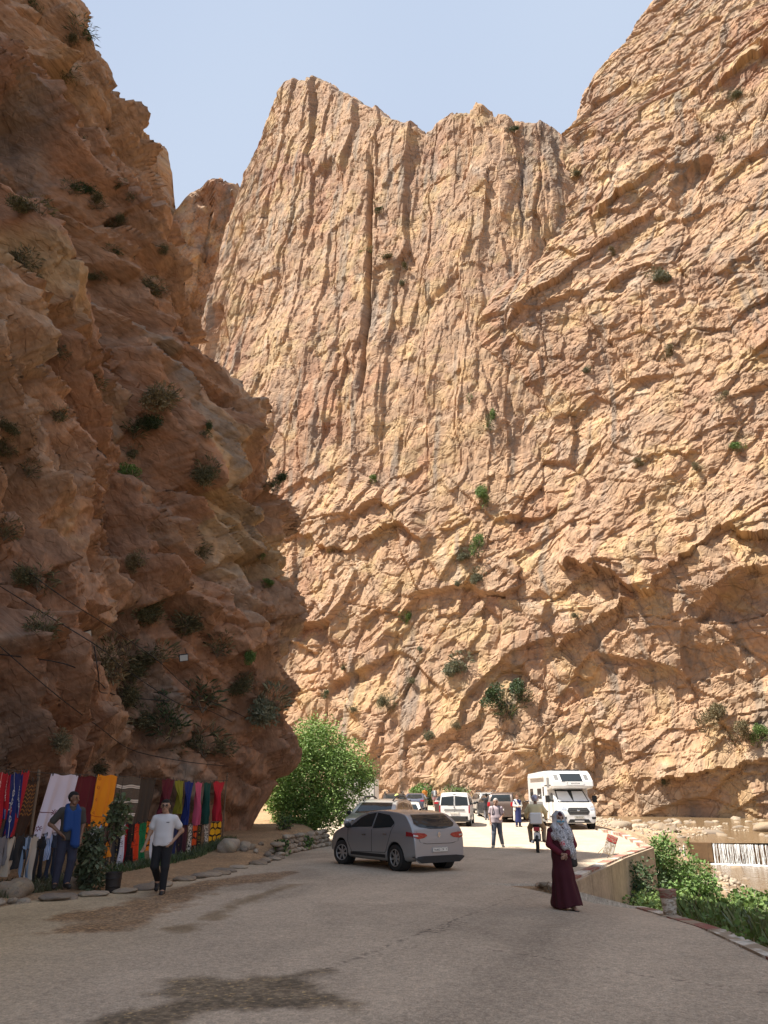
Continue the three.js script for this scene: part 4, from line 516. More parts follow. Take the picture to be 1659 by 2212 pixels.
function person(label, pos, turn, o) {
  const t = thing('person', label, 'person', pos, turn), J = { ...J0, ...(o.J || {}) }, cell = o.cell || .014, sc = o.scale || 1; t.scale.setScalar(sc);
  const skin = o.skin || [.36, .2, .13], yaw = o.yaw || 0, hb = headBones(J.head, yaw);
  const legs = s => [seg(J['hi' + s], J['kn' + s], .088, .06), seg(J['kn' + s], J['an' + s], .058, .038), seg(J['an' + s], J['to' + s], .042, .03)], arm = s => [seg(J['sh' + s], J['el' + s], .052, .041), seg(J['el' + s], J['wr' + s], .04, .026)];
  const tor = (e = 0, wst = 1) => [seg([J.chest[0], J.chest[1] + .02, J.chest[2] + .012], [J.waist[0], J.waist[1], J.waist[2] + .022], .11 + e, .1 * wst + e), seg([J.waist[0], J.waist[1], J.waist[2] + .022], [J.hip[0], J.hip[1], J.hip[2] + .01], .1 * wst + e, .1 + e)].concat([-1, 1].flatMap(s => [seg([J.chest[0] + s * .075, J.chest[1] + .04, J.chest[2]], [J.waist[0] + s * .06 * wst, J.waist[1], J.waist[2] + .01], .108 + e, .098 * wst + e), seg([J.waist[0] + s * .06 * wst, J.waist[1], J.waist[2] + .01], [J.hip[0] + s * .07, J.hip[1], J.hip[2]], .098 * wst + e, .104 + e), seg([J.chest[0] + s * .05, J.chest[1] + .09, J.chest[2]], J[s > 0 ? 'shL' : 'shR'], .082 + e, .05 + e)]));
  const body = [...tor(-.008, o.belly ? 1 + o.belly * .5 : 1), seg(J.chest, J.neck, .08, .056), seg(J.neck, J.head, .054, .055), ...arm('L'), ...arm('R'), ...legs('L'), ...legs('R')];
  const sk = (x, y, z) => { const v = .94 + .12 * vn(x * 30, y * 30 + z * 17, 3); return [skin[0] * v, skin[1] * v, skin[2] * v]; };
  const face = (x, y, z) => { const c = sk(x, y, z), f = (e, R) => Math.hypot(x - e[0], y - e[1], z - e[2]) < R; for (const s of [1, -1]) { if (f(hb.r(s * .034, .012, .092), .0135)) return [.03, .02, .018]; if (f(hb.r(s * .036, .036, .095), .0135) || f(hb.r(s * .048, .036, .09), .011)) return [.05, .03, .025]; } if (f(hb.r(0, -.05, .104), .021) && Math.abs(y - hb.r(0, -.05, 0)[1]) < .007) return [c[0] * .75, c[1] * .5, c[2] * .5]; return c; };
  const gs = [blob(body, cell * 1.15, .05, sk), blob([...hb.b, seg(J.neck, J.head, .054, .055)], .0075, .02, face)];
  for (const [s, inw] of [['L', [-1, 0, .4]], ['R', [1, 0, .4]]]) gs.push(blob(handBones(J['wr' + s], J['el' + s], o.curl ?? .6, (o.inw || {})[s] || inw), .006, .008, sk));
  part('body', merge(gs), new THREE.MeshStandardMaterial({ vertexColors: true, roughness: .6 }), t);
  const cloth = (nm, bones, m, k = .04, clip, c, cc) => part(nm, blob(bones, c || cell, k, cc, clip), m, t);
  return { t, J, hb, tor, arm, legs, cloth, body, sk };
}
const hairM = mat(.014, .011, .01, .95), fabric = (r, g, b) => mat(r, g, b, .92);
const trousers = (p, m, e = .016, wst = 1) => { const J = p.J; p.cloth('trousers', ['L', 'R'].flatMap(s => [seg([J.hip[0] + (s === 'L' ? .06 : -.06) * wst, J.hip[1] + .07, J.hip[2]], J['hi' + s], .105 * wst + e * .6, .1 + e), seg(J['hi' + s], J['kn' + s], .094 + e, .066 + e), seg(J['kn' + s], [J['an' + s][0], J['an' + s][1] + .03, J['an' + s][2]], .064 + e, .05 + e)]), m, .03, (x, y) => Math.max(y - J.hip[1] - .1, .06 - y)); };
const shoes = (p, m, high = .1) => { for (const s of ['L', 'R']) { const a = p.J['an' + s], b = p.J['to' + s]; p.cloth('shoe', [seg([a[0], a[1] + .015, a[2]], [a[0], a[1] - .03, a[2] - .015], .05, .055), seg([a[0], a[1] - .03, a[2]], b, .053, .042), seg(b, [b[0] * 1.03, b[1], b[2] + .03], .042, .036)], m, .02, null, .011); } };
const hair = (p, m = hairM, low = 0) => { const r = p.hb.r; p.cloth('hair', [seg(r(0, .065, -.03), r(0, .06, .015), .08, .075), seg(r(.034, .042, -.03), r(-.034, .042, -.03), .069, .069), seg(r(0, 0, -.045), r(0, -.04 - low, -.05), .07, .046)], m, .02, (x, y, z) => { const c = r(0, 0, 0), q = r(0, 0, .05), dz = (x - c[0]) * (q[0] - c[0]) / .05 + (z - c[2]) * (q[2] - c[2]) / .05, dy = y - c[1]; return Math.max(-.02 - low * 2 - dy - .03, (dz - .04) - (dy - .03) * 1.3); }, .009); };
const tee = (p, m, sl, len, e = .016, wst = 1) => { const J = p.J, sleeve = s => { const a = J['sh' + s], b = J['el' + s]; return seg(a, [0, 1, 2].map(i => lerp(a[i], b[i], sl)), .062 + e * .6, .058 + e); }; const hemY = J.hip[1] - len; return p.cloth('shirt', [...p.tor(e, wst), sleeve('L'), sleeve('R'), seg([J.hip[0] - .06, J.hip[1], J.hip[2]], [J.hip[0] - .07, hemY + .02, J.hip[2]], .112 * wst + e, .112 * wst + e), seg([J.hip[0] + .06, J.hip[1], J.hip[2]], [J.hip[0] + .07, hemY + .02, J.hip[2]], .112 * wst + e, .112 * wst + e), seg([0 + J.chest[0], J.chest[1] + .1, J.chest[2]], [J.neck[0], J.neck[1] + .005, J.neck[2]], .09, .066)], m, .035, (x, y, z) => Math.max(hemY - y + .006 * Math.sin(x * 40 + z * 30), y - J.neck[1] - .022)); };
const longSleeves = (p, m, e = .014, to = .92) => { for (const s of ['L', 'R']) { const J = p.J, a = J['el' + s], b = J['wr' + s]; p.cloth('sleeve', [seg(J['sh' + s], a, .058 + e * .5, .046 + e), seg(a, [0, 1, 2].map(i => lerp(a[i], b[i], to)), .046 + e, .034 + e)], m, .02); } };
// man in a white T-shirt walking towards us
{ const p = person('man in white T-shirt and black trousers striding towards us past the stall', [-4.42, 0, -16.7], .06, { cell: .012, skin: [.40, .235, .155], yaw: .05, curl: .7,
    J: { head: [-.01, 1.62, .03], elR: [-.27, 1.14, .0], wrR: [-.33, .9, .1], elL: [.33, 1.16, -.1], wrL: [.19, .96, .05], knR: [-.12, .52, .03], anR: [-.105, .22, -.33], toR: [-.1, .08, -.25], hiR: [-.09, .92, 0], knL: [.09, .5, .06], anL: [.08, .085, .05], toL: [.095, .035, .2] }, inw: { L: [-.6, -.2, .8] } });
  tee(p, fabric(.62, .61, .62), .56, .06, .02); trousers(p, fabric(.014, .014, .017)); shoes(p, mat(.018, .018, .02, .6)); hair(p, hairM);
  const r = p.hb.r, g = []; for (const s of [1, -1]) g.push(new THREE.TorusGeometry(.024, .003, 5, 14).translate(...r(s * .034, .012, .112))); g.push(bar(r(.012, .014, .112), r(-.012, .014, .112), .003, 5), bar(r(.058, .016, .11), r(.086, .016, .01), .003, 5), bar(r(-.058, .016, .11), r(-.086, .016, .01), .003, 5)); part('glasses', g, M.trim, p.t);
  part('chest_print', bx(.06, .012, .004, .085, 1.325, .136), fabric(.05, .05, .06), p.t); }
// seller with a blue scarf, hand on hip, looking to the right
{ const p = person('man in dark clothes with a long blue scarf standing by the hanging cloths', [-6.25, .14, -16.5], .55, { cell: .012, skin: [.22, .115, .07], yaw: .75, curl: .5, scale: 1.01,
    J: { elR: [-.36, 1.15, -.06], wrR: [-.17, .97, .1], elL: [.24, 1.13, .0], wrL: [.2, .9, .12], knR: [-.11, .5, .0], anR: [-.13, .085, -.03], toR: [-.17, .035, .11], knL: [.1, .51, .05], anL: [.07, .085, .0], toL: [.1, .035, .15] }, inw: { R: [.5, -.2, .9] } });
  tee(p, fabric(.055, .05, .045), .75, .1, .014); trousers(p, fabric(.03, .032, .055)); shoes(p, mat(.02, .018, .016, .7)); hair(p);
  const bl = fabric(.012, .05, .19); p.cloth('scarf', [seg([-.07, 1.47, -.06], [.07, 1.47, -.06], .055, .055), seg([-.08, 1.47, -.03], [-.1, 1.4, .1], .05, .05), seg([.08, 1.47, -.03], [.1, 1.4, .1], .05, .05), seg([-.1, 1.38, .11], [-.09, 1.06, .135], .055, .06), seg([.1, 1.38, .11], [.12, .78, .15], .055, .075), seg([.04, 1.36, .12], [.07, .8, .15], .04, .06), seg([-.04, 1.36, .12], [-.03, 1.08, .14], .04, .05)], bl, .03); }
// woman in a long maroon dress and patterned head scarf
{ const p = person('woman in long maroon dress, patterned headscarf and blue face mask on the road', [3.12, -.02, -14.75], .12, { cell: .012, skin: [.40, .24, .17], scale: .91, curl: .8,
    J: { head: [0, 1.6, .03], elR: [-.24, 1.15, .02], wrR: [-.06, .99, .17], elL: [.25, 1.14, .03], wrL: [.03, .98, .2], knR: [-.09, .52, -.02], anR: [-.12, .12, -.22], toR: [-.12, .04, -.1], knL: [.09, .5, .08], anL: [.1, .085, .12], toL: [.12, .035, .27] }, inw: { R: [0, 1, .2], L: [0, 1, .2] } });
  const J = p.J, dm = fabric(.055, .006, .013); const fold = (x, y, z) => .012 * Math.sin(Math.atan2(x, z) * 9 + y * 3) * sst(.95, .3, y);
  const db = [...p.tor(.02), seg([0, .98, 0], [.0, .6, .02], .175, .2), seg([0, .6, .02], [.02, .1, .05], .2, .235), seg([.1, .4, .06], [.14, .1, .13], .13, .15), seg([-.08, .4, -.02], [-.1, .12, -.1], .13, .14)]; const df = field(db, .05), bb = bounds(db, .04);
  part('dress', surfNet((x, y, z) => Math.max(df(x, y, z) + fold(x, y, z), .075 - y + .03 * Math.sin(x * 9)), bb[0], bb[1], .014), dm, p.t); longSleeves(p, fabric(.13, .012, .026), .018, .86);
  const sb = [seg([0, 1.64, -.01], [0, 1.6, .0], .118, .112), seg([0, 1.6, -.03], [0, 1.42, -.06], .115, .14), seg([.09, 1.55, .03], [.13, 1.3, .08], .05, .1), seg([-.09, 1.55, .03], [-.1, 1.3, .08], .05, .09), seg([-.04, 1.38, .1], [.02, 1.12, .16], .085, .075), seg([.1, 1.32, .1], [.16, 1.02, .12], .09, .085), seg([.13, 1.38, -.02], [.2, 1.0, .02], .11, .1), seg([-.1, 1.4, 0], [-.16, 1.32, .0], .1, .075), seg([.18, 1.02, .08], [.22, .9, .06], .07, .04)], sf = field(sb, .05), s0 = bounds(sb, .03), fc = J.head;
  part('head_scarf', surfNet((x, y, z) => Math.max(sf(x, y, z) + .006 * Math.sin(x * 60 + y * 22), .085 - Math.hypot(x - fc[0], (y - fc[1] + .005) * .78, (z - fc[2] - .115) * .9)), s0[0], s0[1], .01, (x, y, z) => { const k = worley(x * 34 + z * 20, y * 34, 5), e = k.f2 - k.f1, top = y > 1.44; const v = top ? (vn(x * 60, y * 12, 6) > 0 ? .62 : .42) : e < .22 ? .22 : .62; if (Math.hypot(x + .03, y - 1.17) < .05 && z > .1) return vn(x * 90, y * 90, 7) > 0 ? [.5, .03, .06] : [.6, .5, .5]; return [v * .97, v * .96, v]; }), new THREE.MeshStandardMaterial({ vertexColors: true, roughness: .9 }), p.t);
  p.cloth('under_scarf', [seg([0, 1.685, .065], [0, 1.67, .08], .05, .046)], fabric(.06, .012, .02), .02, null, .01);
  p.cloth('face_mask', [seg([-.045, 1.565, .09], [.045, 1.565, .09], .036, .036), seg([0, 1.575, .115], [0, 1.54, .105], .028, .034)], new THREE.MeshStandardMaterial({ vertexColors: true, roughness: .8 }), .02, null, .008, (x, y) => y > 1.575 ? [.42, .5, .54] : y > 1.548 ? [.1, .3, .45] : [.4, .46, .5]);
  for (const s of ['L', 'R']) { const a = J['an' + s], b = J['to' + s]; p.cloth('sandal', [seg([a[0], b[1] - .012, a[2] - .03], [b[0], b[1] - .012, b[2] + .03], .045, .045)], M.trim, .01, (x, y) => Math.max(y - b[1] + .012, b[1] - .035 - y), .01); }
  p.cloth('shoulder_bag', [seg([.23, .93, .02], [.25, .8, .0], .055, .06), seg([.17, .93, .05], [.2, .8, .03], .055, .06)], M.trim, .03); }
// walker with grey hair and rucksack
{ const p = person('grey-haired man in a pale T-shirt and jeans with a rucksack walking across the sunlit road', [4.12, .04, -30.3], -.1, { cell: .016, skin: [.42, .25, .17], scale: .96, yaw: -.2, belly: .3, J: { elL: [.26, 1.16, -.04], wrL: [.18, 1.05, .2], elR: [-.25, 1.14, -.03], wrR: [-.24, .9, .08], knR: [-.12, .5, .06], anR: [-.16, .085, .1], toR: [-.2, .035, .24], knL: [.12, .52, -.03], anL: [.19, .11, -.22], toL: [.23, .035, -.1] } });
  tee(p, fabric(.44, .36, .38), .6, .08, .018, 1.22); trousers(p, fabric(.10, .115, .15), .02, 1.1); shoes(p, fabric(.42, .4, .36)); hair(p, fabric(.38, .36, .34));
  p.cloth('rucksack', [seg([-.08, 1.36, -.19], [-.08, 1.06, -.21], .09, .1), seg([.08, 1.36, -.19], [.08, 1.06, -.21], .09, .1)], fabric(.03, .03, .035), .05); for (const s of [1, -1]) part('rucksack_strap', tube([[s * .12, 1.42, -.12], [s * .12, 1.49, .01], [s * .12, 1.38, .14], [s * .15, 1.18, .13], [s * .17, 1.1, -.08]], .016, 16, 5), fabric(.03, .03, .035), p.t); }
// person in black with hands behind the head, pale-shawled person, people by the far cars
{ const p = person('person in black seen from behind beside the white van', [6.75, .22, -54], Math.PI - .2, { cell: .02, skin: [.25, .14, .09], scale: .97, J: { elL: [.3, 1.36, .1], wrL: [.1, 1.3, .22], elR: [-.3, 1.36, .1], wrR: [-.1, 1.3, .22] } }); tee(p, fabric(.025, .025, .03), .9, .25, .03); trousers(p, fabric(.16, .16, .18)); shoes(p, fabric(.1, .08, .07)); hair(p, hairM, .04); }
{ const p = person('person in a white shawl over a navy robe standing before the brown people carrier', [7.55, .12, -46.5], .3, { cell: .018, skin: [.3, .17, .11], scale: .98, J: { elL: [.24, 1.16, .02], wrL: [.06, 1.12, .2], elR: [-.24, 1.16, .02], wrR: [-.05, 1.12, .2] } });
  p.cloth('robe', [...p.tor(.02), seg([0, .95, 0], [0, .3, 0], .17, .19)], fabric(.02, .03, .12), .05, (x, y) => .28 - y); p.cloth('shawl', [seg([-.1, 1.42, -.02], [-.17, .95, .02], .1, .08), seg([.1, 1.42, -.02], [.17, 1.0, .02], .1, .09), seg([-.14, 1.0, -.06], [-.2, .4, -.05], .1, .07), seg([-.1, 1.38, .06], [0, 1.15, .14], .07, .07)], fabric(.62, .6, .56), .05); longSleeves(p, fabric(.62, .6, .56), .02); trousers(p, fabric(.02, .03, .1)); shoes(p, fabric(.03, .025, .02)); hair(p, fabric(.14, .06, .03), .05); }
{ const p = person('man in a white T-shirt and pale cap standing behind the silver off-road car', [.72, .1, -44], Math.PI + .9, { cell: .02, skin: [.32, .19, .12] }); tee(p, fabric(.66, .65, .64), .6, .08, .02); trousers(p, fabric(.1, .1, .12)); shoes(p, fabric(.1, .1, .1)); hair(p); p.cloth('cap', [seg(p.hb.r(0, .09, -.01), p.hb.r(0, .085, .03), .088, .085), seg(p.hb.r(0, .075, .08), p.hb.r(0, .07, .14), .05, .035)], fabric(.55, .6, .2), .02, (x, y) => p.hb.r(0, .06, 0)[1] - y, .012); }
{ const p = person('hiker in pink shorts with bare legs beyond the parked cars', [4.75, .75, -77], Math.PI + .2, { cell: .02, skin: [.42, .27, .19], scale: .97 }); tee(p, fabric(.12, .13, .15), .7, .06, .02); p.cloth('shorts', [seg([-.08, .95, 0], [-.1, .68, .01], .12, .1), seg([.08, .95, 0], [.1, .68, .01], .12, .1)], fabric(.42, .24, .26), .04); shoes(p, fabric(.2, .18, .15)); hair(p, fabric(.15, .09, .05), .05); p.cloth('rucksack', [seg([0, 1.38, -.18], [0, 1.08, -.2], .11, .12)], fabric(.4, .42, .44), .04); }
{ const p = person('person in an orange top by the far green bush', [3.95, .8, -79], .3, { cell: .02, skin: [.25, .14, .09], scale: .96 }); tee(p, fabric(.5, .2, .04), .7, .06, .02); trousers(p, fabric(.05, .04, .04)); shoes(p, fabric(.05, .05, .05)); hair(p); }
{ const p = person('dark-haired person standing behind the black off-road car', [.35, .36, -60.6], .2, { cell: .02, skin: [.25, .14, .09], scale: 1.02 }); tee(p, fabric(.05, .04, .04), .9, .06, .02); trousers(p, fabric(.05, .05, .06)); shoes(p, fabric(.05, .05, .05)); hair(p, hairM, .05); }
// motorbike and its rider, from behind
{ const t = thing('motorbike', 'small red motorbike with a white pannier box ridden away from us', 'motorbike', [5.27, .04, -28.6], Math.PI - .2);
  const whl = () => merge([new THREE.TorusGeometry(.27, .042, 8, 28).rotateY(Math.PI / 2), new THREE.TorusGeometry(.235, .014, 6, 24).rotateY(Math.PI / 2)]); const spG = merge([...Array(9).keys()].map(k => bar([0, 0, 0], [0, Math.cos(k * .7) * .23, Math.sin(k * .7) * .23], .004, 4)).concat([new THREE.CylinderGeometry(.045, .045, .12, 12).rotateZ(Math.PI / 2)]));
  for (const z of [-.62, .62]) { const w = part('wheel', whl(), M.tyre, t); w.position.set(0, .312, z); part('spokes', spG, M.chrome, w); }
  part('frame', merge([bar([0, .62, -.5], [0, .72, .35], .035), bar([0, .72, .35], [0, .35, .15], .03), bar([0, .35, .15], [0, .33, -.6], .025), bar([.06, .62, -.45], [.06, .33, -.6], .018), bar([-.06, .62, -.45], [-.06, .33, -.6], .018)]), M.trim, t); part('engine', merge([bx(.24, .26, .3, 0, .42, .1, .05), bar([.12, .34, .1], [.14, .3, -.65], .035, 8)]), M.grey, t);
  part('fork', merge([bar([.09, .95, .36], [.07, .31, .62], .02), bar([-.09, .95, .36], [-.07, .31, .62], .02)]), M.chrome, t); part('handlebar', tube([[-.36, 1.02, .2], [-.2, 1.04, .32], [0, 1.0, .36], [.2, 1.04, .32], [.36, 1.02, .2]], .014, 18, 6), M.trim, t); for (const s of [1, -1]) part('mirror', merge([bar([s * .24, 1.04, .3], [s * .34, 1.22, .3], .008, 5), new THREE.SphereGeometry(.055, 10, 6).scale(1.1, .7, .3).translate(s * .36, 1.25, .29)]), M.trim, t);
  part('fuel_tank', new THREE.SphereGeometry(.17, 14, 10).scale(.8, .7, 1.5).translate(0, .79, .2), M.redpl, t); part('saddle', bx(.24, .1, .7, 0, .8, -.32, .04), M.trim, t); part('rear_mudguard', merge([new THREE.TorusGeometry(.33, .06, 6, 14, 2).rotateY(Math.PI / 2).rotateX(-1.1).translate(0, .312, -.62)]), M.trim, t);
  part('tail_light', bx(.2, .13, .06, 0, .72, -.82, .02), M.redpl, t); part('number_plate', bx(.2, .19, .012, 0, .52, -.92), M.boxw, t); part('exhaust', bar([.15, .3, -.1], [.17, .33, -.85], .04, 8), M.chrome, t); for (const s of [1, -1]) part('foot_peg', bar([s * .1, .3, 0], [s * .24, .3, 0], .015, 6), M.trim, t); part('indicator', merge([new THREE.SphereGeometry(.03, 8, 6).translate(.17, .68, -.8), new THREE.SphereGeometry(.03, 8, 6).translate(-.17, .68, -.8)]), M.orange, t);
  part('pannier_box', bx(.4, .36, .3, 0, 1.05, -.72, .05), M.boxw, t);
  const p = person('motorbike rider in a cream jacket and silver helmet, seen from behind', [5.27, .04, -28.62], Math.PI - .2, { cell: .014, skin: [.25, .14, .09], J: { head: [0, 1.62, .06], neck: [0, 1.47, .0], chest: [0, 1.3, -.06], waist: [0, 1.05, -.14], hip: [0, .94, -.18], shL: [.2, 1.41, -.03], shR: [-.2, 1.41, -.03], elL: [.33, 1.2, .08], wrL: [.33, 1.06, .2], elR: [-.33, 1.2, .08], wrR: [-.33, 1.06, .2], hiL: [.1, .93, -.16], hiR: [-.1, .93, -.16], knL: [.24, .72, .22], knR: [-.24, .72, .22], anL: [.22, .36, -.02], anR: [-.22, .36, -.02], toL: [.24, .3, .12], toR: [-.24, .3, .12] } });
  tee(p, fabric(.66, .56, .33), .8, .06, .035, 1.1); longSleeves(p, fabric(.66, .56, .33), .026); const tr = fabric(.3, .22, .14), J = p.J; p.cloth('trousers', ['L', 'R'].flatMap(s => [seg(J['hi' + s], J['kn' + s], .11, .085), seg(J['kn' + s], J['an' + s], .085, .065)]), tr, .03); shoes(p, fabric(.1, .06, .04));
  p.cloth('helmet', [seg(p.hb.r(0, .06, -.02), p.hb.r(0, .03, .005), .132, .13)], new THREE.MeshPhysicalMaterial({ color: C(.36, .34, .42), roughness: .18, metalness: .3, clearcoat: 1 }), .02, (x, y) => p.hb.r(0, -.035, 0)[1] - y, .012); }
// ---------- cloth stall along the foot of the left cliff ----------
const ST = { A: [-7.8, -16.5], d: [.2132, -.977], n: [.977, .2132] }; // line, direction along it, side towards the road
const stp = (s, y, o) => [ST.A[0] + ST.d[0] * s + ST.n[0] * o, y, ST.A[1] + ST.d[1] * s + ST.n[1] * o];
let clothSeed = 1;
function sheet(s0, s1, y1, y0, o = {}) { // hanging cloth: folds deepen downwards; w(b) narrows it, skew drags it along the line
  const sd = clothSeed++ * 13, nx = o.nx || 18, ny = o.ny || 18, w = o.w || (() => 1), fo = o.fold ?? .035, sk = o.skew || 0, off = (o.off || 0) + .03, nf = o.nf || Math.max(2, (s1 - s0) * 6);
  return gridGeo(nx, ny, (i, j, q) => { const a = i / nx, b = j / ny, m = (s0 + s1) / 2, hw = (s1 - s0) / 2 * w(b), s = m + (a * 2 - 1) * hw + sk * b, sag = .018 * Math.sin(a * Math.PI * 3 + sd) * (1 - b) ** 2;
    const f = fo * (.25 + b) * Math.sin(a * nf * Math.PI + sd + b * 1.2 + 1.4 * vn(a * 3 + sd, b * 2, 5)) + .03 * b * vn(a * 2 + sd, b * 3, 6);
    q.p = stp(s, lerp(y1, y0 + .025 * vn(a * 4 + sd, 1, 8), b) - sag, off + f / Math.max(.5, w(b))); q.uv = [a, 1 - b]; });
}
const cm = (r, g, b) => mat(r, g, b, .95, { side: THREE.DoubleSide });
const pegM = mat(.05, .045, .04, .8);
function hang(name, label, category, geo, m, s0, s1, y, group, off = 0) { const t = thing(name, label, category, [0, 0, 0], 0, group); part('cloth', geo, m, t); for (const s of [s0 + .06, s1 - .06]) part('clothes_peg', bx(.014, .075, .03).translate(...stp(s, y + .012, .03 + off)), pegM, t); return t; }
const pat = (w, h, f) => { const m = canvasMat(w, h, f, .95); m.side = THREE.DoubleSide; return m; };
const motif = (x, cx, cy, r, c) => { x.strokeStyle = c; x.lineWidth = r * .22; for (let k = 0; k < 8; k++) { const a = k * Math.PI / 4; x.beginPath(); x.moveTo(cx + Math.cos(a) * r * .3, cy + Math.sin(a) * r * .3); x.lineTo(cx + Math.cos(a) * r, cy + Math.sin(a) * r); x.stroke(); } };
const P = {
  white: pat(256, 512, (x, w, h) => { x.fillStyle = '#cfc8d6'; x.fillRect(0, 0, w, h); x.strokeStyle = '#5a2a35'; x.lineWidth = 6; x.beginPath(); x.moveTo(0, 300); x.bezierCurveTo(60, 320, 180, 310, w, 290); x.stroke(); motif(x, 118, 308, 26, '#5e1f2c'); motif(x, 20, 430, 22, '#5e1f2c'); }),
  orange: pat(256, 512, (x, w, h) => { x.fillStyle = '#e08a10'; x.fillRect(0, 0, w, h); x.strokeStyle = '#b03a0c'; x.lineWidth = 6; x.beginPath(); x.moveTo(0, 410); x.lineTo(w, 415); x.stroke(); for (const y of [40, 130, 250, 380, 460]) motif(x, 30, y, 20, '#a84a10'); motif(x, 130, 470, 26, '#b04a10'); }),
  stripe: pat(256, 512, (x, w, h) => { x.fillStyle = '#5b4f43'; x.fillRect(0, 0, w, h); for (let k = 0; k < 2600; k++) { x.fillStyle = k % 2 ? '#4a4038' : '#6b5e50'; x.fillRect(h2(k, 1, 3) * w, h2(k, 2, 3) * h, 6, 2); } for (const y of [90, 250, 400]) { x.fillStyle = '#cfc7ba'; x.fillRect(0, y, w, 34); x.fillStyle = '#5b4f43'; x.fillRect(0, y + 15, w, 5); x.fillStyle = '#3d352e'; x.fillRect(0, y - 8, w, 5); x.fillRect(0, y + 38, w, 5); } x.fillStyle = '#3f372f'; x.fillRect(58, 0, 6, h); }),
  carpet: pat(128, 256, (x, w, h) => { x.fillStyle = '#3a2619'; x.fillRect(0, 0, w, h); for (let y = 20; y < h * .6; y += 18) { x.strokeStyle = y % 36 ? '#8a5a28' : '#1d1411'; x.lineWidth = 5; x.beginPath(); for (let i = 0; i <= 8; i++) x.lineTo(i * 16, y + (i % 2) * 12); x.stroke(); } }),
  robeR: pat(128, 256, (x, w, h) => { x.fillStyle = '#a01320'; x.fillRect(0, 0, w, h); x.strokeStyle = '#d8cfc4'; x.lineWidth = 4; x.beginPath(); x.moveTo(64, 0); x.lineTo(60, h); x.stroke(); for (let y = 50; y < 160; y += 30) { x.beginPath(); x.arc(60, y, 12, 0, 6); x.stroke(); } }),
  robeB: pat(128, 256, (x, w, h) => { x.fillStyle = '#18245e'; x.fillRect(0, 0, w, h); x.strokeStyle = '#cfc9c0'; x.lineWidth = 4; x.beginPath(); x.moveTo(30, 0); x.lineTo(70, 60); x.lineTo(70, h); x.stroke(); x.strokeRect(10, 120, 40, 26); for (let y = 80; y < 200; y += 34) { x.beginPath(); x.arc(70, y, 12, 0, 6); x.stroke(); } }),
  tribal: (bg, fg) => pat(128, 512, (x, w, h) => { x.fillStyle = bg; x.fillRect(0, 0, w, h); for (const y of [60, 210, 370, 460]) { motif(x, 64, y, 30, fg); x.fillStyle = fg; x.fillRect(14, y + 42, 100, 5); } x.fillStyle = '#d9c26a'; for (const y of [130, 300]) x.fillRect(56, y, 14, 8); }),
  hex: (bg, fg) => pat(128, 256, (x, w, h) => { x.fillStyle = fg; x.fillRect(0, 0, w, h); x.fillStyle = bg; for (let r = 0; r < 5; r++) for (let c = 0; c < 3; c++) { const cx = c * 52 + (r % 2) * 26 + 8, cy = r * 54 + 26; x.beginPath(); for (let k = 0; k < 6; k++) x.lineTo(cx + 27 * Math.cos(k * 1.047 + .52), cy + 27 * Math.sin(k * 1.047 + .52)); x.fill(); } }),
  leopard: pat(128, 256, (x, w, h) => { x.fillStyle = '#c9bfb0'; x.fillRect(0, 0, w, h); x.fillStyle = '#2a2420'; for (let k = 0; k < 260; k++) { x.beginPath(); x.arc(h2(k, 5, 1) * w, h2(k, 6, 1) * h, 3 + 3 * h2(k, 7, 1), 0, 6); x.fill(); } }),
  shirt: pat(128, 256, (x, w, h) => { x.fillStyle = '#8fa6cf'; x.fillRect(0, 0, w, h); for (let i = 0; i < w; i += 9) { x.fillStyle = i % 18 ? '#dfe5ee' : '#5f7bb0'; x.fillRect(i, 0, 3, h); } }),
};
const tr = (s0, s1, y1, y0) => { const m = (s0 + s1) / 2, k = y1 - (y1 - y0) * .28, g = .012; return merge([sheet(s0, s1, y1, k, { ny: 6 }), sheet(s0, m - g, k, y0, { w: b => 1 - .25 * b, skew: -.03, fold: .025 }), sheet(m + g, s1, k, y0 + .02, { w: b => 1 - .25 * b, skew: .03, fold: .025 })]); };
const sh = (s0, s1, y1, y0) => { const w = s1 - s0; return merge([sheet(s0 + w * .18, s1 - w * .18, y1, y0), sheet(s0, s0 + w * .24, y1 - .03, lerp(y1, y0, .72), { skew: -.05, ny: 10, nx: 6 }), sheet(s1 - w * .24, s1, y1 - .03, lerp(y1, y0, .72), { skew: .05, ny: 10, nx: 6 })]); };
const kn = yk => ({ w: b => b < yk ? lerp(1, .34, sst(0, yk, b)) : lerp(.34, .72, sst(yk, 1, b)), nf: 5, fold: .05 }); // scarf tied in a knot
const UP = 'cloths hung from the upper line', LO = 'garments hung from the lower lines';
// upper line
hang('robe', 'red robe with white cord trim at the far left of the upper line', 'robe', sh(-.25, .27, 2.26, 1.04), P.robeR, -.2, .25, 2.26, UP);
hang('robe', 'navy robe hung between two red robes', 'robe', sh(.24, .66, 2.27, 1.03), P.robeB, .27, .62, 2.27, UP, .02);
hang('robe', 'narrow red robe beside the brown patterned scarf', 'robe', sheet(.6, .86, 2.31, 1.02, { w: b => 1 + .35 * b, skew: -.18 }), cm(.36, .012, .02), .62, .84, 2.3, UP);
hang('scarf', 'brown zigzag patterned scarf hung slanting left of the white sheet', 'scarf', sheet(.9, 1.3, 2.14, .98, { skew: -.22, w: b => .8 + .5 * b, off: -.05 }), P.carpet, .95, 1.25, 2.14, UP);
hang('sheet', 'large white sheet with a small dark star motif', 'sheet', sheet(1.64, 2.67, 2.27, .95, { skew: -.3, nf: 5, fold: .03, nx: 26 }), P.white, 1.64, 2.67, 2.27, UP);
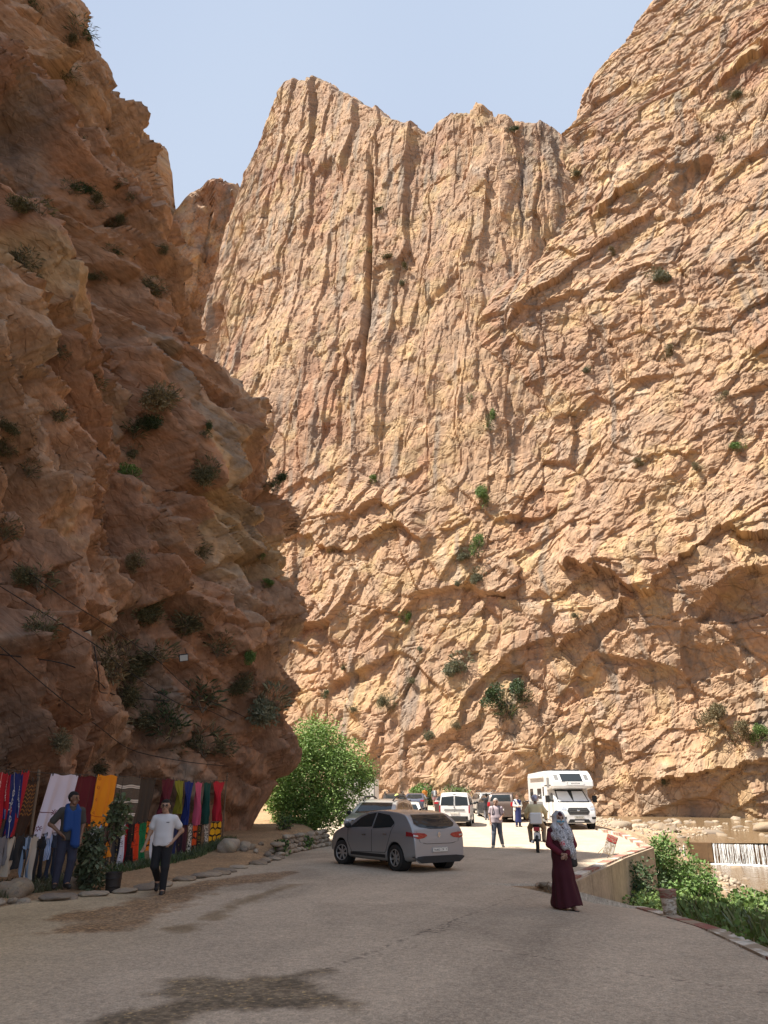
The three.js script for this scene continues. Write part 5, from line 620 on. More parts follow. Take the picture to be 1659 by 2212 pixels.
hang('sheet', 'dark maroon sheet between the white and orange sheets', 'sheet', sheet(2.68, 3.51, 2.26, 1.17, { skew: -.12, off: -.03 }), cm(.105, .006, .012), 2.7, 3.48, 2.26, UP);
hang('sheet', 'orange sheet with small rust motifs', 'sheet', sheet(3.5, 4.4, 2.3, 1.12, { skew: -.14, off: .01 }), P.orange, 3.52, 4.38, 2.3, UP);
hang('blanket', 'grey-brown blanket with three pale woven bands', 'blanket', sheet(4.44, 5.62, 2.28, 1.14, { skew: -.1, fold: .02 }), P.stripe, 4.46, 5.6, 2.28, UP);
hang('blanket', 'plain dark brown blanket right of the striped blanket', 'blanket', sheet(5.6, 6.53, 2.25, 1.13, { skew: -.22, off: -.03 }), cm(.05, .036, .025), 5.62, 6.5, 2.25, UP);
hang('scarf', 'maroon scarf behind the head of the man in the white T-shirt', 'scarf', sheet(6.82, 7.58, 2.27, 1.3, { ...kn(.8), skew: -.25 }), cm(.10, .008, .016), 6.85, 7.55, 2.27, UP);
hang('scarf', 'olive yellow scarf tied in a knot', 'scarf', sheet(7.63, 8.2, 2.24, 1.32, kn(.7)), cm(.24, .22, .02), 7.65, 8.18, 2.24, UP);
hang('scarf', 'navy blue scarf tied in a knot', 'scarf', sheet(8.26, 8.9, 2.21, 1.01, { ...kn(.56), skew: -.12 }), cm(.012, .025, .15), 8.28, 8.88, 2.21, UP);
hang('scarf', 'pink scarf tied in a knot', 'scarf', sheet(8.96, 9.53, 2.2, .98, kn(.56)), cm(.55, .09, .16), 8.98, 9.5, 2.2, UP);
hang('scarf', 'dark green scarf tied in a knot', 'scarf', sheet(9.59, 10.19, 2.2, .96, kn(.56)), cm(.01, .06, .045), 9.6, 10.16, 2.2, UP);
hang('scarf', 'bright red scarf tied in a knot at the right end of the line', 'scarf', sheet(10.3, 11.24, 2.24, 1.02, kn(.58)), cm(.46, .015, .03), 10.33, 11.2, 2.24, UP);
// lower left line
hang('tunic', 'grey tunic at the far left of the lower line', 'tunic', sh(.05, .5, 1.05, .28), cm(.2, .18, .18), .1, .45, 1.05, LO);
hang('tunic', 'cream tunic beside the grey tunic', 'tunic', sheet(.47, .74, 1.02, .3, { w: b => 1 + .3 * b }), cm(.5, .43, .34), .5, .7, 1.02, LO);
hang('shirt', 'black shirt with loose sleeves on the lower line', 'shirt', sh(.66, 1.1, 1.04, .42), cm(.025, .025, .027), .7, 1.05, 1.04, LO);
hang('trousers', 'light blue jeans on the lower line', 'trousers', tr(1.02, 1.26, 1.01, .14), cm(.22, .29, .40), 1.04, 1.24, 1.01, LO);
hang('trousers', 'cream trousers on the lower line', 'trousers', sheet(1.2, 1.48, 1.0, .09, { skew: -.12, off: .03 }), cm(.5, .45, .38), 1.22, 1.46, 1, LO);
hang('trousers', 'black trousers hung right of the cream trousers', 'trousers', tr(1.44, 1.76, 1.0, .1), cm(.02, .02, .024), 1.46, 1.72, 1, LO);
hang('shirt', 'pale striped shirt behind the man with the blue scarf', 'shirt', sheet(1.72, 1.98, 1.02, .5), P.shirt, 1.73, 1.96, 1.02, LO);
hang('trousers', 'dark navy trousers behind the man with the blue scarf', 'trousers', tr(1.9, 2.25, 1.01, .07), cm(.02, .028, .05), 1.92, 2.22, 1.01, LO);
// lower right line
hang('shirt', 'white shirt behind the leafy shrub', 'shirt', sheet(3.5, 3.78, 1.12, .3), cm(.55, .55, .58), 3.52, 3.76, 1.12, LO);
hang('shirt', 'blue striped shirt right of the leafy shrub', 'shirt', sh(3.66, 4.06, 1.13, .36), P.shirt, 3.7, 4, 1.13, LO);
hang('tunic', 'brown tunic above a piece of orange cloth', 'tunic', sh(3.98, 4.32, 1.15, .5), cm(.09, .055, .045), 4, 4.28, 1.15, LO);
hang('scarf', 'small piece of plain orange cloth under the brown tunic', 'cloth', sheet(4.12, 4.42, .75, .38, { w: b => .6 + .5 * b, off: .02 }), cm(.62, .2, .01), 4.16, 4.38, .75, LO);
hang('trousers', 'dark grey trousers beside the wooden post', 'trousers', tr(4.3, 4.62, 1.14, .2), cm(.065, .055, .05), 4.32, 4.58, 1.14, LO);
hang('scarf', 'black scarf with yellow marks left of the long white scarf', 'scarf', sheet(4.58, 4.86, 1.15, .14, { nf: 3 }), P.tribal('#15131a', '#7a6a3a'), 4.6, 4.84, 1.15, LO);
hang('scarf', 'long white scarf with dark embroidery', 'scarf', sheet(4.85, 5.07, 1.14, .05, { nf: 3 }), P.tribal('#cfcbd2', '#4a3a4a'), 4.86, 5.05, 1.14, LO);
hang('scarf', 'long crimson scarf beside the long white scarf', 'scarf', sheet(5.0, 5.3, 1.13, .04, { nf: 3, off: -.03 }), P.tribal('#a00f1e', '#6e0a14'), 5.05, 5.27, 1.13, LO);
hang('scarf', 'black scarf with faint red motifs between red scarves', 'scarf', sheet(5.26, 5.55, 1.12, .18, { nf: 3 }), P.tribal('#17110f', '#5a1a16'), 5.28, 5.52, 1.12, LO);
hang('scarf', 'orange-red scarf with dark star motifs', 'scarf', sheet(5.44, 5.86, 1.13, .05, { nf: 3, off: -.02 }), P.tribal('#cf3c12', '#5c1606'), 5.48, 5.82, 1.13, LO);
hang('scarf', 'green scarf with dark motifs', 'scarf', sheet(5.82, 6.17, 1.14, .06, { nf: 3 }), P.tribal('#0f6a3c', '#0a3220'), 5.84, 6.14, 1.14, LO);
hang('scarf', 'orange and black scarf right of the green scarf', 'scarf', sheet(6.1, 6.42, 1.17, .4, { nf: 3, off: -.02 }), P.hex('#e07d10', '#3a1a08'), 6.12, 6.4, 1.17, LO);
hang('scarf', 'plain white scarf half hidden by the man in the white T-shirt', 'scarf', sheet(6.47, 6.74, 1.14, .16, { nf: 3 }), cm(.6, .6, .62), 6.5, 6.7, 1.14, LO);
hang('scarf', 'dark blue scarf right of the man in the white T-shirt', 'scarf', sheet(7.68, 8.04, 1.04, .06, { nf: 3 }), cm(.015, .02, .07), 7.7, 8, 1.04, LO);
hang('scarf', 'dark purple scarf on the lower line', 'scarf', sheet(8.02, 8.42, 1.01, .06, { nf: 3 }), P.tribal('#1d1220', '#3a1630'), 8.05, 8.38, 1.01, LO);
hang('scarf', 'wine red scarf left of the black and white scarf', 'scarf', sheet(8.38, 8.74, 1.0, .05, { nf: 3, off: -.02 }), cm(.06, .012, .022), 8.4, 8.7, 1, LO);
hang('scarf', 'black and white speckled scarf left of the orange hexagon scarf', 'scarf', sheet(8.72, 9.05, .99, .09, { nf: 3 }), P.leopard, 8.74, 9.02, .99, LO);
hang('scarf', 'scarf with large orange hexagons on black', 'scarf', sheet(9.04, 9.42, .98, .04, { nf: 3 }), P.hex('#d8511a', '#1d120e'), 9.06, 9.4, .98, LO);
hang('scarf', 'dark scarf with ochre stripes', 'scarf', sheet(9.4, 9.78, .97, .05, { nf: 3, off: -.02 }), P.tribal('#2a2012', '#9a7020'), 9.42, 9.75, .97, LO);
hang('scarf', 'speckled cream scarf left of the yellow scarf', 'scarf', sheet(9.82, 10.2, .99, .12, { nf: 3, skew: .1 }), P.leopard, 9.84, 10.16, .99, LO);
hang('scarf', 'yellow scarf with black hexagon outlines at the right end', 'scarf', sheet(10.2, 11.3, 1.0, .06, { nf: 4, w: b => .75 + .3 * b }), P.hex('#e0a60f', '#2a1606'), 10.35, 11.1, 1, LO);
// lines and posts
const ropeM = mat(.06, .05, .04, .9), woodM = new THREE.MeshStandardMaterial({ color: C(.2, .135, .085), roughness: .9, bumpMap: rep(rockBump, .6, .2), bumpScale: .02 });
tag(mesh('clothes_line', tube([-.8, 1.6, 3.5, 5.6, 8.2, 11.5].map((s, i) => stp(s, [2.36, 2.29, 2.29, 2.28, 2.23, 2.3][i], .02)), .008, 60, 5), ropeM), 'upper clothes line above the white sheet and the scarves', 'line');
tag(mesh('clothes_line', tube([-.5, .8, 2.6].map((s, i) => stp(s, [1.1, 1.03, 1.06][i], .01)), .007, 24, 5), ropeM), 'lower clothes line that carries the trousers', 'line');
tag(mesh('clothes_line', tube([3.3, 5, 7.6, 9.6, 11.5].map((s, i) => stp(s, [1.17, 1.15, 1.07, 1, 1.04][i], .01)), .007, 40, 5), ropeM), 'lower clothes line that carries the patterned scarves', 'line');
function post(label, s, y1, lean, r, o = -.03) { const a = stp(s, -.05, o), b = stp(s + lean, y1, o), pts = []; for (let k = 0; k <= 6; k++) pts.push([lerp(a[0], b[0], k / 6) + .02 * vn(k, s, 3), lerp(a[1], b[1], k / 6), lerp(a[2], b[2], k / 6) + .02 * vn(k, s, 4)]); const t = thing('wooden_post', label, 'post'); part('shaft', tube(pts, r, 20, 7), woodM, t); part('lashing', new THREE.TorusGeometry(r + .008, .008, 5, 12).rotateX(Math.PI / 2).translate(b[0], y1 - .12, b[2]), ropeM, t); }
post('thin bamboo post at the right end of the stall', 11.45, 2.55, .1, .022); post('crooked wooden post between the orange sheet and the striped blanket', 4.36, 2.35, .08, .05); post('wooden post left of the white sheet', 1.36, 2.36, -.05, .035, -.06); post('wooden post at the left end of the stall', -.45, 2.45, .03, .035);
{ const t = thing('metal_bucket', 'dark dented metal bucket at the road edge by the leafy shrub', 'bucket', [-5.44, .0, -17.05]); part('drum', new THREE.LatheGeometry([[0, .01], [.135, .01], [.14, .03], [.145, .12], [.15, .125], [.15, .14], [.146, .145], [.152, .25], [.158, .255], [.158, .27], [.152, .275], [.155, .36], [.163, .365], [.163, .38], [.15, .38], [.145, .1], [0, .1]].map(p => new THREE.Vector2(...p)), 26), mat(.05, .042, .038, .55, { metalness: .5, bumpMap: rockBump, bumpScale: .01 }), t); part('handle', tube([[-.16, .36, 0], [-.13, .3, .13], [0, .27, .18], [.13, .3, .13], [.16, .36, 0]], .006, 16, 5), M.trim, t); }
// ---------- vegetation ----------
const rc = new THREE.Raycaster(); rc.firstHitOnly = true;
const CP = Math.cos(PITCH), SP = Math.sin(PITCH);
function sight(u, v) { const a = (u - 829.5) / 1658, b = (1106 - v) / 1658; return new THREE.Vector3(a, SP + b * CP, -CP + b * SP).normalize(); } // direction seen from the eye point
const bandCache = new Map();
function onRock(rock, u, v) { // nearest point of a cliff along that direction, tested against its grid only where the direction passes
  let c = bandCache.get(rock); const pos = rock.geometry.attributes.position, idx = rock.geometry.index;
  if (!c) { const n = pos.count, U = new Float32Array(n), V = new Float32Array(n); for (let i = 0; i < n; i++) { const x = pos.getX(i), y = pos.getY(i) - EYE, z = pos.getZ(i), t = -z * CP + y * SP; U[i] = t > 1 ? 829.5 + 1658 * x / t : 1e9; V[i] = t > 1 ? 1106 - 1658 * (y * CP + z * SP) / t : 1e9; } c = { U, V }; bandCache.set(rock, c); }
  const { U, V } = c; let best = null, bd = 1e9; const A = idx.array;
  for (let k = 0; k < A.length; k += 3) { const a = A[k]; if (Math.abs(U[a] - u) > 45 || Math.abs(V[a] - v) > 45) continue; const b = A[k + 1], d = A[k + 2];
    const e0 = (U[b] - U[a]) * (v - V[a]) - (V[b] - V[a]) * (u - U[a]), e1 = (U[d] - U[b]) * (v - V[b]) - (V[d] - V[b]) * (u - U[b]), e2 = (U[a] - U[d]) * (v - V[d]) - (V[a] - V[d]) * (u - U[d]);
    if (!((e0 >= 0 && e1 >= 0 && e2 >= 0) || (e0 <= 0 && e1 <= 0 && e2 <= 0))) continue; const x = pos.getX(a), y = pos.getY(a), z = pos.getZ(a), t = Math.hypot(x, y - EYE, z); if (t < bd) { bd = t; best = new THREE.Vector3(x, y, z); } }
  return best;
}
const leafM = new THREE.MeshPhysicalMaterial({ vertexColors: true, roughness: .75, side: THREE.DoubleSide, transmission: .22, thickness: 0 });
function leaves(R, clumps, size, cols, o = {}) { // many small folded leaves spread through the volume of each clump
  const N = clumps.reduce((a, c) => a + c.n, 0), Pz = new Float32Array(N * 12), K = new Float32Array(N * 12), I = new Uint32Array(N * 6); let k = 0; const d = new THREE.Vector3(), s = new THREE.Vector3(), u = new THREE.Vector3();
  for (const c of clumps) for (let i = 0; i < c.n; i++, k++) {
    let x, y, z, q; do { x = R() * 2 - 1; y = R() * 2 - 1; z = R() * 2 - 1; q = x * x + y * y + z * z; } while (q > 1); const f = Math.pow(q, -.5 * (o.shell ?? .35)); x *= f; y *= f; z *= f; if (o.shell === undefined && R() < .1) { x *= 1.18; y *= 1.18; z *= 1.18; }
    const px = c.c[0] + x * c.r[0], py = c.c[1] + y * c.r[1], pz = c.c[2] + z * c.r[2], L = size * (.6 + .8 * R()), w = L * (o.wide || .34);
    d.set(x * .6 + (R() - .5) * 1.6, y * .4 + (R() - .5) * 1.2 + (o.up || 0), z * .6 + (R() - .5) * 1.6).normalize(); u.set(R() - .5, R() - .2, R() - .5).normalize(); s.crossVectors(d, u).normalize(); u.crossVectors(s, d);
    const b = k * 12; Pz.set([px, py, pz, px + d.x * L * .5 + s.x * w - u.x * w * .3, py + d.y * L * .5 + s.y * w - u.y * w * .3, pz + d.z * L * .5 + s.z * w - u.z * w * .3, px + d.x * L * .5 - s.x * w - u.x * w * .3, py + d.y * L * .5 - s.y * w - u.y * w * .3, pz + d.z * L * .5 - s.z * w - u.z * w * .3, px + d.x * L, py + d.y * L - (o.droop || .1) * L, pz + d.z * L], b);
    const cc = cols[Math.floor(R() * cols.length)], v = .75 + .5 * R(); for (let m = 0; m < 4; m++) { K[b + m * 3] = cc[0] * v; K[b + m * 3 + 1] = cc[1] * v; K[b + m * 3 + 2] = cc[2] * v; }
    const j = k * 4; I.set([j, j + 1, j + 3, j, j + 3, j + 2], k * 6);
  }
  const g = new THREE.BufferGeometry(); g.setAttribute('position', new THREE.BufferAttribute(Pz, 3)); g.setAttribute('color', new THREE.BufferAttribute(K, 3)); g.setAttribute('uv', new THREE.BufferAttribute(new Float32Array(N * 8), 2)); g.setIndex(new THREE.BufferAttribute(I, 1)); g.computeVertexNormals(); return g;
}
const GREEN = [[.10, .19, .035], [.13, .23, .045], [.08, .15, .03], [.17, .26, .06]], OLIVE = [[.13, .125, .055], [.10, .105, .045], [.17, .15, .07], [.085, .095, .04]], DARK = [[.045, .085, .025], [.06, .105, .03], [.035, .065, .022]], SAGE = [[.16, .17, .10], [.2, .2, .125], [.13, .15, .085]], DRY = [[.2, .165, .085], [.16, .145, .07], [.24, .19, .1]];
function clumpSet(R, rx, ry, rz, k, n, cy = 0) { const o = []; for (let i = 0; i < k; i++) { const a = R() * 6.28, e = Math.sqrt(R()), h = (R() * 2 - 1), sc = .34 + .26 * R(); o.push({ c: [Math.cos(a) * e * rx * .68 * Math.sqrt(1 - h * h * .8), cy + h * ry * .66, Math.sin(a) * e * rz * .68 * Math.sqrt(1 - h * h * .8)], r: [rx * sc, ry * sc, rz * sc], n: Math.round(n / k) }); } return o; }
const stemM = mat(.15, .11, .075, .9);
// unit shrubs used as templates for those on the cliffs: foliage about one metre in radius over a few bare stems
const tmpl = [OLIVE, GREEN, DARK, SAGE, DRY].map((cols, i) => [0, 1].map(j => { const R = rng(900 + i * 10 + j); const st = []; for (let k = 0; k < 6; k++) { const a = R() * 6.28; st.push(bar([0, -.75, 0], [Math.cos(a) * .6, -.1 + R() * .5, Math.sin(a) * .6], .035, 5, .012)); } const wk = []; let px = 0, py = -.3, pz = 0; for (let k = 0; k < 11; k++) { px = clamp(px + (R() - .5) * 1.1, -1.1, 1.1); py = clamp(py + (R() - .42) * .8, -1, 1); pz = clamp(pz + (R() - .5) * .9, -.8, .8); const q = .16 + .34 * R(); wk.push({ c: [px, py, pz], r: [q * 1.2, q, q], n: Math.round(520 * q) }); }
  return { f: merge([leaves(R, wk, i === 4 ? .2 : .15, cols, { up: .35, wide: i === 4 || i === 0 ? .16 : .26 }), leaves(R, [{ c: [0, 0, 0], r: [.8, .7, .8], n: 150 }], .5, cols.concat(DRY), { up: .8, wide: .035, droop: .3 })]), s: merge(st) }; }));
function shrub(name, label, rock, u, v, r, kind, group, stretch = 1) {
  const p = onRock(rock, u, v); if (!p) return; const D = p.clone().sub(new THREE.Vector3(0, EYE, 0)).length(), rad = r * (rock === leftCliff ? (v > 1200 ? 1.3 : 1.05) : 1) * D / 1658, T = tmpl[kind][(u + v) & 1]; const dir = sight(u, v);
  const lab = label; const t = thing(name, lab, 'shrub', [p.x - dir.x * rad * .45, p.y, p.z - dir.z * rad * .45], (u * 7 + v) % 6.28, group); const kk = ((u * 13 + v * 7) % 10) / 10; t.scale.set(rad * (1 + .35 * kk), rad * stretch * (1.25 - .4 * kk), rad); t.rotation.z = (kk - .5) * .8; part('foliage', T.f, leafM, t); part('stems', T.s, stemM, t); if (group) ranked.push({ t, u, v, group, side: rock === leftCliff });
}
const ranked = [], ordinal = ['first', 'second', 'third', 'fourth', 'fifth', 'sixth', 'seventh', 'eighth', 'ninth', 'tenth', 'eleventh', 'twelfth', 'thirteenth', 'fourteenth', 'fifteenth', 'sixteenth'];
function rankLabels() { const by = new Map(); for (const r of ranked) { if (!by.has(r.group)) by.set(r.group, []); by.get(r.group).push(r); } for (const l of by.values()) { if (l.length < 2) { delete l[0].t.userData.group; continue; } l.sort((a, b) => a.side ? a.u - b.u : a.v - b.v); l.forEach((r, i) => { r.t.userData.label += r.side ? `, ${ordinal[i]} from the left` : `, ${ordinal[i]} from the top`; }); } }
const LS = 'shrubs rooted in the shaded left cliff';
const lsh = [[143, 886, 18, 0], [333, 624, 20, 0], [234, 592, 12, 0], [341, 866, 32, 4], [286, 933, 27, 2], [448, 1021, 29, 2], [274, 1040, 22, 1], [337, 906, 16, 0], [583, 1052, 17, 2], [448, 1183, 23, 0], [571, 1199, 10, 1], [40, 961, 20, 0], [95, 1005, 20, 0], [24, 1144, 24, 2], [214, 826, 20, 0], [302, 969, 16, 3], [167, 747, 16, 0], [12, 906, 20, 0], [448, 941, 12, 2], [310, 1207, 16, 4], [107, 592, 20, 0], [60, 560, 24, 0],
  [96, 30, 17, 2], [152, 159, 21, 2], [238, 278, 10, 2], [198, 304, 15, 2], [159, 410, 18, 2], [79, 453, 26, 2], [294, 427, 10, 2], [265, 393, 10, 2], [298, 466, 15, 0], [258, 489, 15, 0], [212, 440, 16, 0], [364, 532, 16, 2], [255, 542, 15, 2], [172, 86, 12, 2],
  [99, 1255, 24, 0], [95, 1354, 24, 0], [313, 1314, 30, 0], [413, 1338, 24, 0], [444, 1330, 20, 0], [246, 1429, 36, 4], [294, 1429, 32, 0], [349, 1413, 24, 0], [286, 1485, 24, 0], [317, 1544, 24, 0], [381, 1564, 30, 2], [448, 1600, 32, 0], [460, 1501, 34, 2], [524, 1481, 22, 0], [484, 1390, 24, 0], [583, 1516, 32, 3], [579, 1263, 8, 1], [540, 1413, 12, 1], [214, 1651, 16, 0], [492, 1612, 16, 0], [123, 1596, 16, 4]];
const hue = ['olive grey', 'bright green', 'dark green', 'pale sage', 'dry yellowish'];
const bandName = v => v < 250 ? 'near the top of' : v < 620 ? 'high on' : v < 1000 ? 'half way up' : v < 1300 ? 'on the lower middle of' : 'low on';
for (const [u, v, r, k0] of lsh.map((a, i) => [a[0], a[1], a[2], a[3] === 2 && i % 2 ? 0 : a[3]])) for (const k of [k0]) shrub('cliff_shrub', `${hue[k]} shrub ${bandName(v)} the shaded left cliff`, leftCliff, u, v, r, k, `${hue[k]} shrubs ${bandName(v)} the left cliff`);
{ const p = onRock(leftCliff, 196, 62) || onRock(leftCliff, 180, 70); if (p) shrub('skyline_shrub', 'dark green shrub on the skyline of the left cliff', leftCliff, 185, 66, 24, 2); }
shrub('hanging_bush', 'large dark green bush on the sunlit cliff above the motorhome', rightCliff, 1128, 1510, 26, 2, null, 1); shrub('hanging_bush', 'smaller green bush joined left of the large bush above the motorhome', farCliff, 1090, 1530, 30, 2);
const FS = 'green shrubs in the gully between the sunlit cliffs';
for (const [u, v, r, k, s] of [[1003, 1432, 24, 3, 1], [1032, 1190, 17, 1, 1.6], [1010, 1195, 14, 3, 1], [1043, 1085, 14, 1, 1.7], [1060, 918, 12, 1, 2.2], [875, 1330, 10, 1, 1.8], [845, 1515, 16, 0, 1.3], [892, 1470, 11, 0, 1], [765, 1530, 10, 0, 1], [800, 545, 12, 1, .6], [820, 458, 8, 2, .6], [835, 556, 16, 0, .5], [702, 1500, 9, 2, 1], [655, 1605, 12, 0, 1], [810, 1040, 8, 1, 1], [870, 612, 8, 3, 1], [880, 580, 10, 0, .5], [1015, 860, 7, 1, 2], [713, 1190, 7, 1, 1.4], [990, 1260, 8, 3, 1], [930, 1590, 12, 3, 1], [985, 1560, 10, 4, 1], [745, 1440, 8, 0, 1], [418, 676, 10, 2, 1], [1102, 283, 8, 2, 1], [1035, 1240, 14, 3, 1.3], [770, 1170, 7, 0, 1], [910, 1400, 7, 3, 1], [600, 1120, 9, 1, 1]]) shrub('gorge_shrub', `${hue[k]} shrub on the far sunlit cliff`, farCliff, u, v, r, k, `${hue[k]} shrubs on the far sunlit cliff`, s);
for (const [u, v, r, k] of [[1182, 338, 10, 2], [1243, 374, 9, 0], [1415, 598, 17, 3], [1604, 968, 12, 1], [1320, 548, 8, 4], [1440, 770, 12, 4], [1512, 1010, 10, 4], [1270, 800, 9, 3], [1590, 205, 12, 0], [1560, 300, 10, 0], [1250, 1330, 9, 0], [1145, 1408, 9, 0], [1380, 1000, 9, 4], [1530, 1560, 22, 4], [1600, 1590, 18, 4], [1440, 1690, 8, 0], [1560, 860, 10, 4], [1640, 1600, 16, 1]]) shrub('gorge_shrub', `${hue[k]} shrub on the right-hand sunlit cliff`, rightCliff, u, v, r, k, `${hue[k]} shrubs on the right-hand sunlit cliff`);
rankLabels();
// leafy tree at the nose of the left cliff
{ const R = rng(5), t = thing('leafy_tree', 'bushy bright green tree at the foot of the left cliff', 'tree', [-2.75, .45, -34.2]); const cl = [];
  const dome = (x, y, z, rx, ry, rz, k, n) => { for (const c of clumpSet(R, rx, ry, rz, k, n)) { c.c = [c.c[0] + x, c.c[1] + y, c.c[2] + z]; cl.push(c); } };
  dome(-.4, 2.7, 0, 1.9, 1.9, 1.7, 30, 7000); dome(1.0, 2.3, .1, 1.5, 1.4, 1.4, 20, 4200); dome(-.9, 1.3, .2, 1.3, 1.3, 1.2, 14, 2600); dome(.6, 1.0, .5, 1.2, 1.0, 1, 12, 2200); dome(1.9, 2.0, 0, .75, .8, .8, 8, 1000); dome(-1.2, .7, .3, 1.1, .8, 1, 10, 1600); dome(.1, .55, .7, 1.3, .65, .8, 10, 1600); dome(-1.6, 2.0, -.2, 1.1, 1.4, 1.1, 12, 1800);
  for (const c of cl) c.n = Math.round(c.n * 1.7);
  part('crown', leaves(R, cl, .115, [[.16, .27, .05], [.20, .33, .06], [.12, .21, .04], [.26, .38, .10]], { wide: .24 }), leafM, t);
  part('trunk', tube([[-.1, -.3, .1], [-.05, .5, .1], [-.25, 1.4, 0], [-.35, 2.4, 0]], .08, 16, 8), stemM, t); for (const [a, b] of [[[-.05, .6, .1], [.9, 2.2, .1]], [[-.2, 1.2, 0], [-1.2, 2.4, .1]], [[-.3, 1.8, 0], [.4, 3.3, -.1]], [[-.08, .3, .1], [.7, 1.2, .5]]]) part('limb', bar(a, b, .05, 6, .02), stemM, t); }
const bush = (name, label, pos, rx, ry, rz, k, n, size, cols, seed, group, o) => { const R = rng(seed), t = thing(name, label, 'bush', pos, 0, group); part('foliage', leaves(R, clumpSet(R, rx, ry, rz, k, n, ry * .8), size, cols, { up: .3, ...o }), leafM, t); const st = []; for (let i = 0; i < 7; i++) { const a = R() * 6.28; st.push(bar([0, -.1, 0], [Math.cos(a) * rx * .6, ry * (.6 + R() * .6), Math.sin(a) * rz * .6], .02 + rx * .01, 5, .008)); } part('stems', st, stemM, t); };
bush('green_bush', 'dense green bush at the far cliff foot beyond the dark saloon', [3.75, .85, -83], 1.65, 1.15, 1.3, 18, 2600, .2, GREEN, 31); bush('green_bush', 'greyer green bush at the far cliff foot left of the white van', [7.2, .85, -82], 1.6, 1.0, 1.2, 16, 2000, .18, SAGE.concat(GREEN), 32); bush('green_bush', 'low dark bush beneath the dense green bush by the far cars', [4.6, .8, -81.2], 1.1, .6, .9, 10, 1000, .2, DARK, 33);
bush('leafy_shrub', 'tall dark leafy shrub beside the man with the blue scarf', [-5.95, .05, -17.15], .32, .62, .32, 16, 1300, .115, [[.10, .125, .055], [.075, .10, .04], [.13, .15, .075]], 34, null, { droop: .5 }); bush('leafy_shrub', 'leaning leafy shoot in front of the orange sheet', [-5.75, 1.05, -17.7], .3, .42, .3, 9, 420, .12, [[.10, .125, .055], [.12, .15, .06]], 35, null, { droop: .3 });
bush('river_bush', 'tall bright green bush by the retaining wall above the weir pool', [10.0, -1.7, -30.5], 1.15, 1.3, 1.1, 18, 3600, .12, GREEN, 36); bush('river_bush', 'dark bush in the shade at the corner of the retaining wall', [7.75, -1.75, -25.3], .85, .95, .8, 14, 2400, .1, DARK, 37); bush('river_bush', 'green bush between the dark bush and the pool', [9.6, -1.75, -26.8], 1.0, .75, .9, 12, 2400, .11, GREEN, 38); bush('river_bush', 'bright bush at the water edge below the weir', [11.5, -1.8, -31.5], 1.0, .85, .9, 12, 2000, .11, GREEN, 40);
bush('river_bush', 'wide bright bush spreading over the water edge on the right', [11.2, -1.85, -25.6], 1.3, .6, 1.2, 14, 2600, .11, GREEN, 44); bush('river_bush', 'low spreading bush on the bank nearest the pool', [10.2, -1.8, -21.8], 1.2, .5, 1.2, 12, 2200, .1, GREEN, 45);
bush('river_bush', 'thin feathery bush behind the painted stone post', [5.75, -1.0, -16.3], .38, .5, .35, 10, 900, .09, OLIVE.concat(DARK), 39, null, { wide: .12 });
{ const R = rng(77), cl = []; for (let i = 0; i < 1500; i++) { const z = -10 - R() * 20.5, e = (z > -25.6 ? kerbX(z) : upX(z)) + .45, w = interp([-31, -26, -18, -10], [3.4, 6, 6.4, 6], z), x = e + R() * w; if (groundY(x, z) < -1.86) continue; const s = .2 + .28 * R(); cl.push({ c: [x, groundY(x, z) + s * .4, z], r: [s * 1.3, s * .7, s * 1.3], n: 40 }); } const o = mesh('ground_plants', leaves(R, cl, .085, [[.14, .23, .045], [.17, .28, .06], [.10, .17, .035], [.21, .30, .08]], { wide: .4, up: .4 }), leafM); o.userData.kind = 'stuff'; tag(o, 'low bright green plants covering the river bank', 'ground plants'); }
function grass(label, area, n, h, cols, seed) { const R = rng(seed), Pz = [], K = [], I = []; for (let i = 0; i < n; i++) { const [x, z] = area(R); const y = groundY(x, z), a = R() * 6.28, l = h * (.5 + R()), b = .006 + .006 * R(), c = cols[Math.floor(R() * cols.length)], k = Pz.length / 3, bx_ = (R() - .5) * l, bz = (R() - .5) * l; Pz.push(x - Math.cos(a) * b, y, z - Math.sin(a) * b, x + Math.cos(a) * b, y, z + Math.sin(a) * b, x + bx_ * .4, y + l * .6, z + bz * .4, x + bx_, y + l, z + bz); for (let m = 0; m < 4; m++) K.push(...c); I.push(k, k + 1, k + 2, k, k + 2, k + 3, k + 1, k + 3, k + 2); } const g = new THREE.BufferGeometry(); g.setAttribute('position', new THREE.Float32BufferAttribute(Pz, 3)); g.setAttribute('color', new THREE.Float32BufferAttribute(K, 3)); g.setIndex(I); g.computeVertexNormals(); const o = mesh('grass', g, leafM); o.userData.kind = 'stuff'; return tag(o, label, 'grass'); }
grass('long grass behind the kerb on the right', R => { const z = -8 - R() * 9; return [kerbX(z) + .3 + R() * 2.6, z]; }, 5200, .3, [[.18, .27, .06], [.22, .30, .08], [.28, .28, .11]], 41);
grass('short dark grass at the foot of the cloth stall', R => { const s = -.6 + R() * 3.6, o = -.5 + R() * 1.5; const p = stp(s, 0, o); return [p[0], p[2]]; }, 4200, .12, [[.08, .10, .035], [.11, .115, .045], [.14, .12, .06]], 42);
grass('weeds along the foot of the patterned scarves', R => { const s = 4 + R() * 7.3, o = .15 + R() * .5; const p = stp(s, 0, o); return [p[0], p[2]]; }, 2600, .16, [[.07, .11, .03], [.10, .14, .04]], 43);
for (const [x, z, r, l] of [[-3.25, -26.6, .32, 'left end of'], [-2.75, -29.0, .3, 'middle of'], [-3.6, -30.5, .4, 'bank above']]) bush('bank_weed', `leafy weeds at the ${l} the dry stone wall`, [x, groundY(x, z), z], r, r * .8, r, 6, 420, .09, GREEN.concat(DARK), Math.round(x * -100));
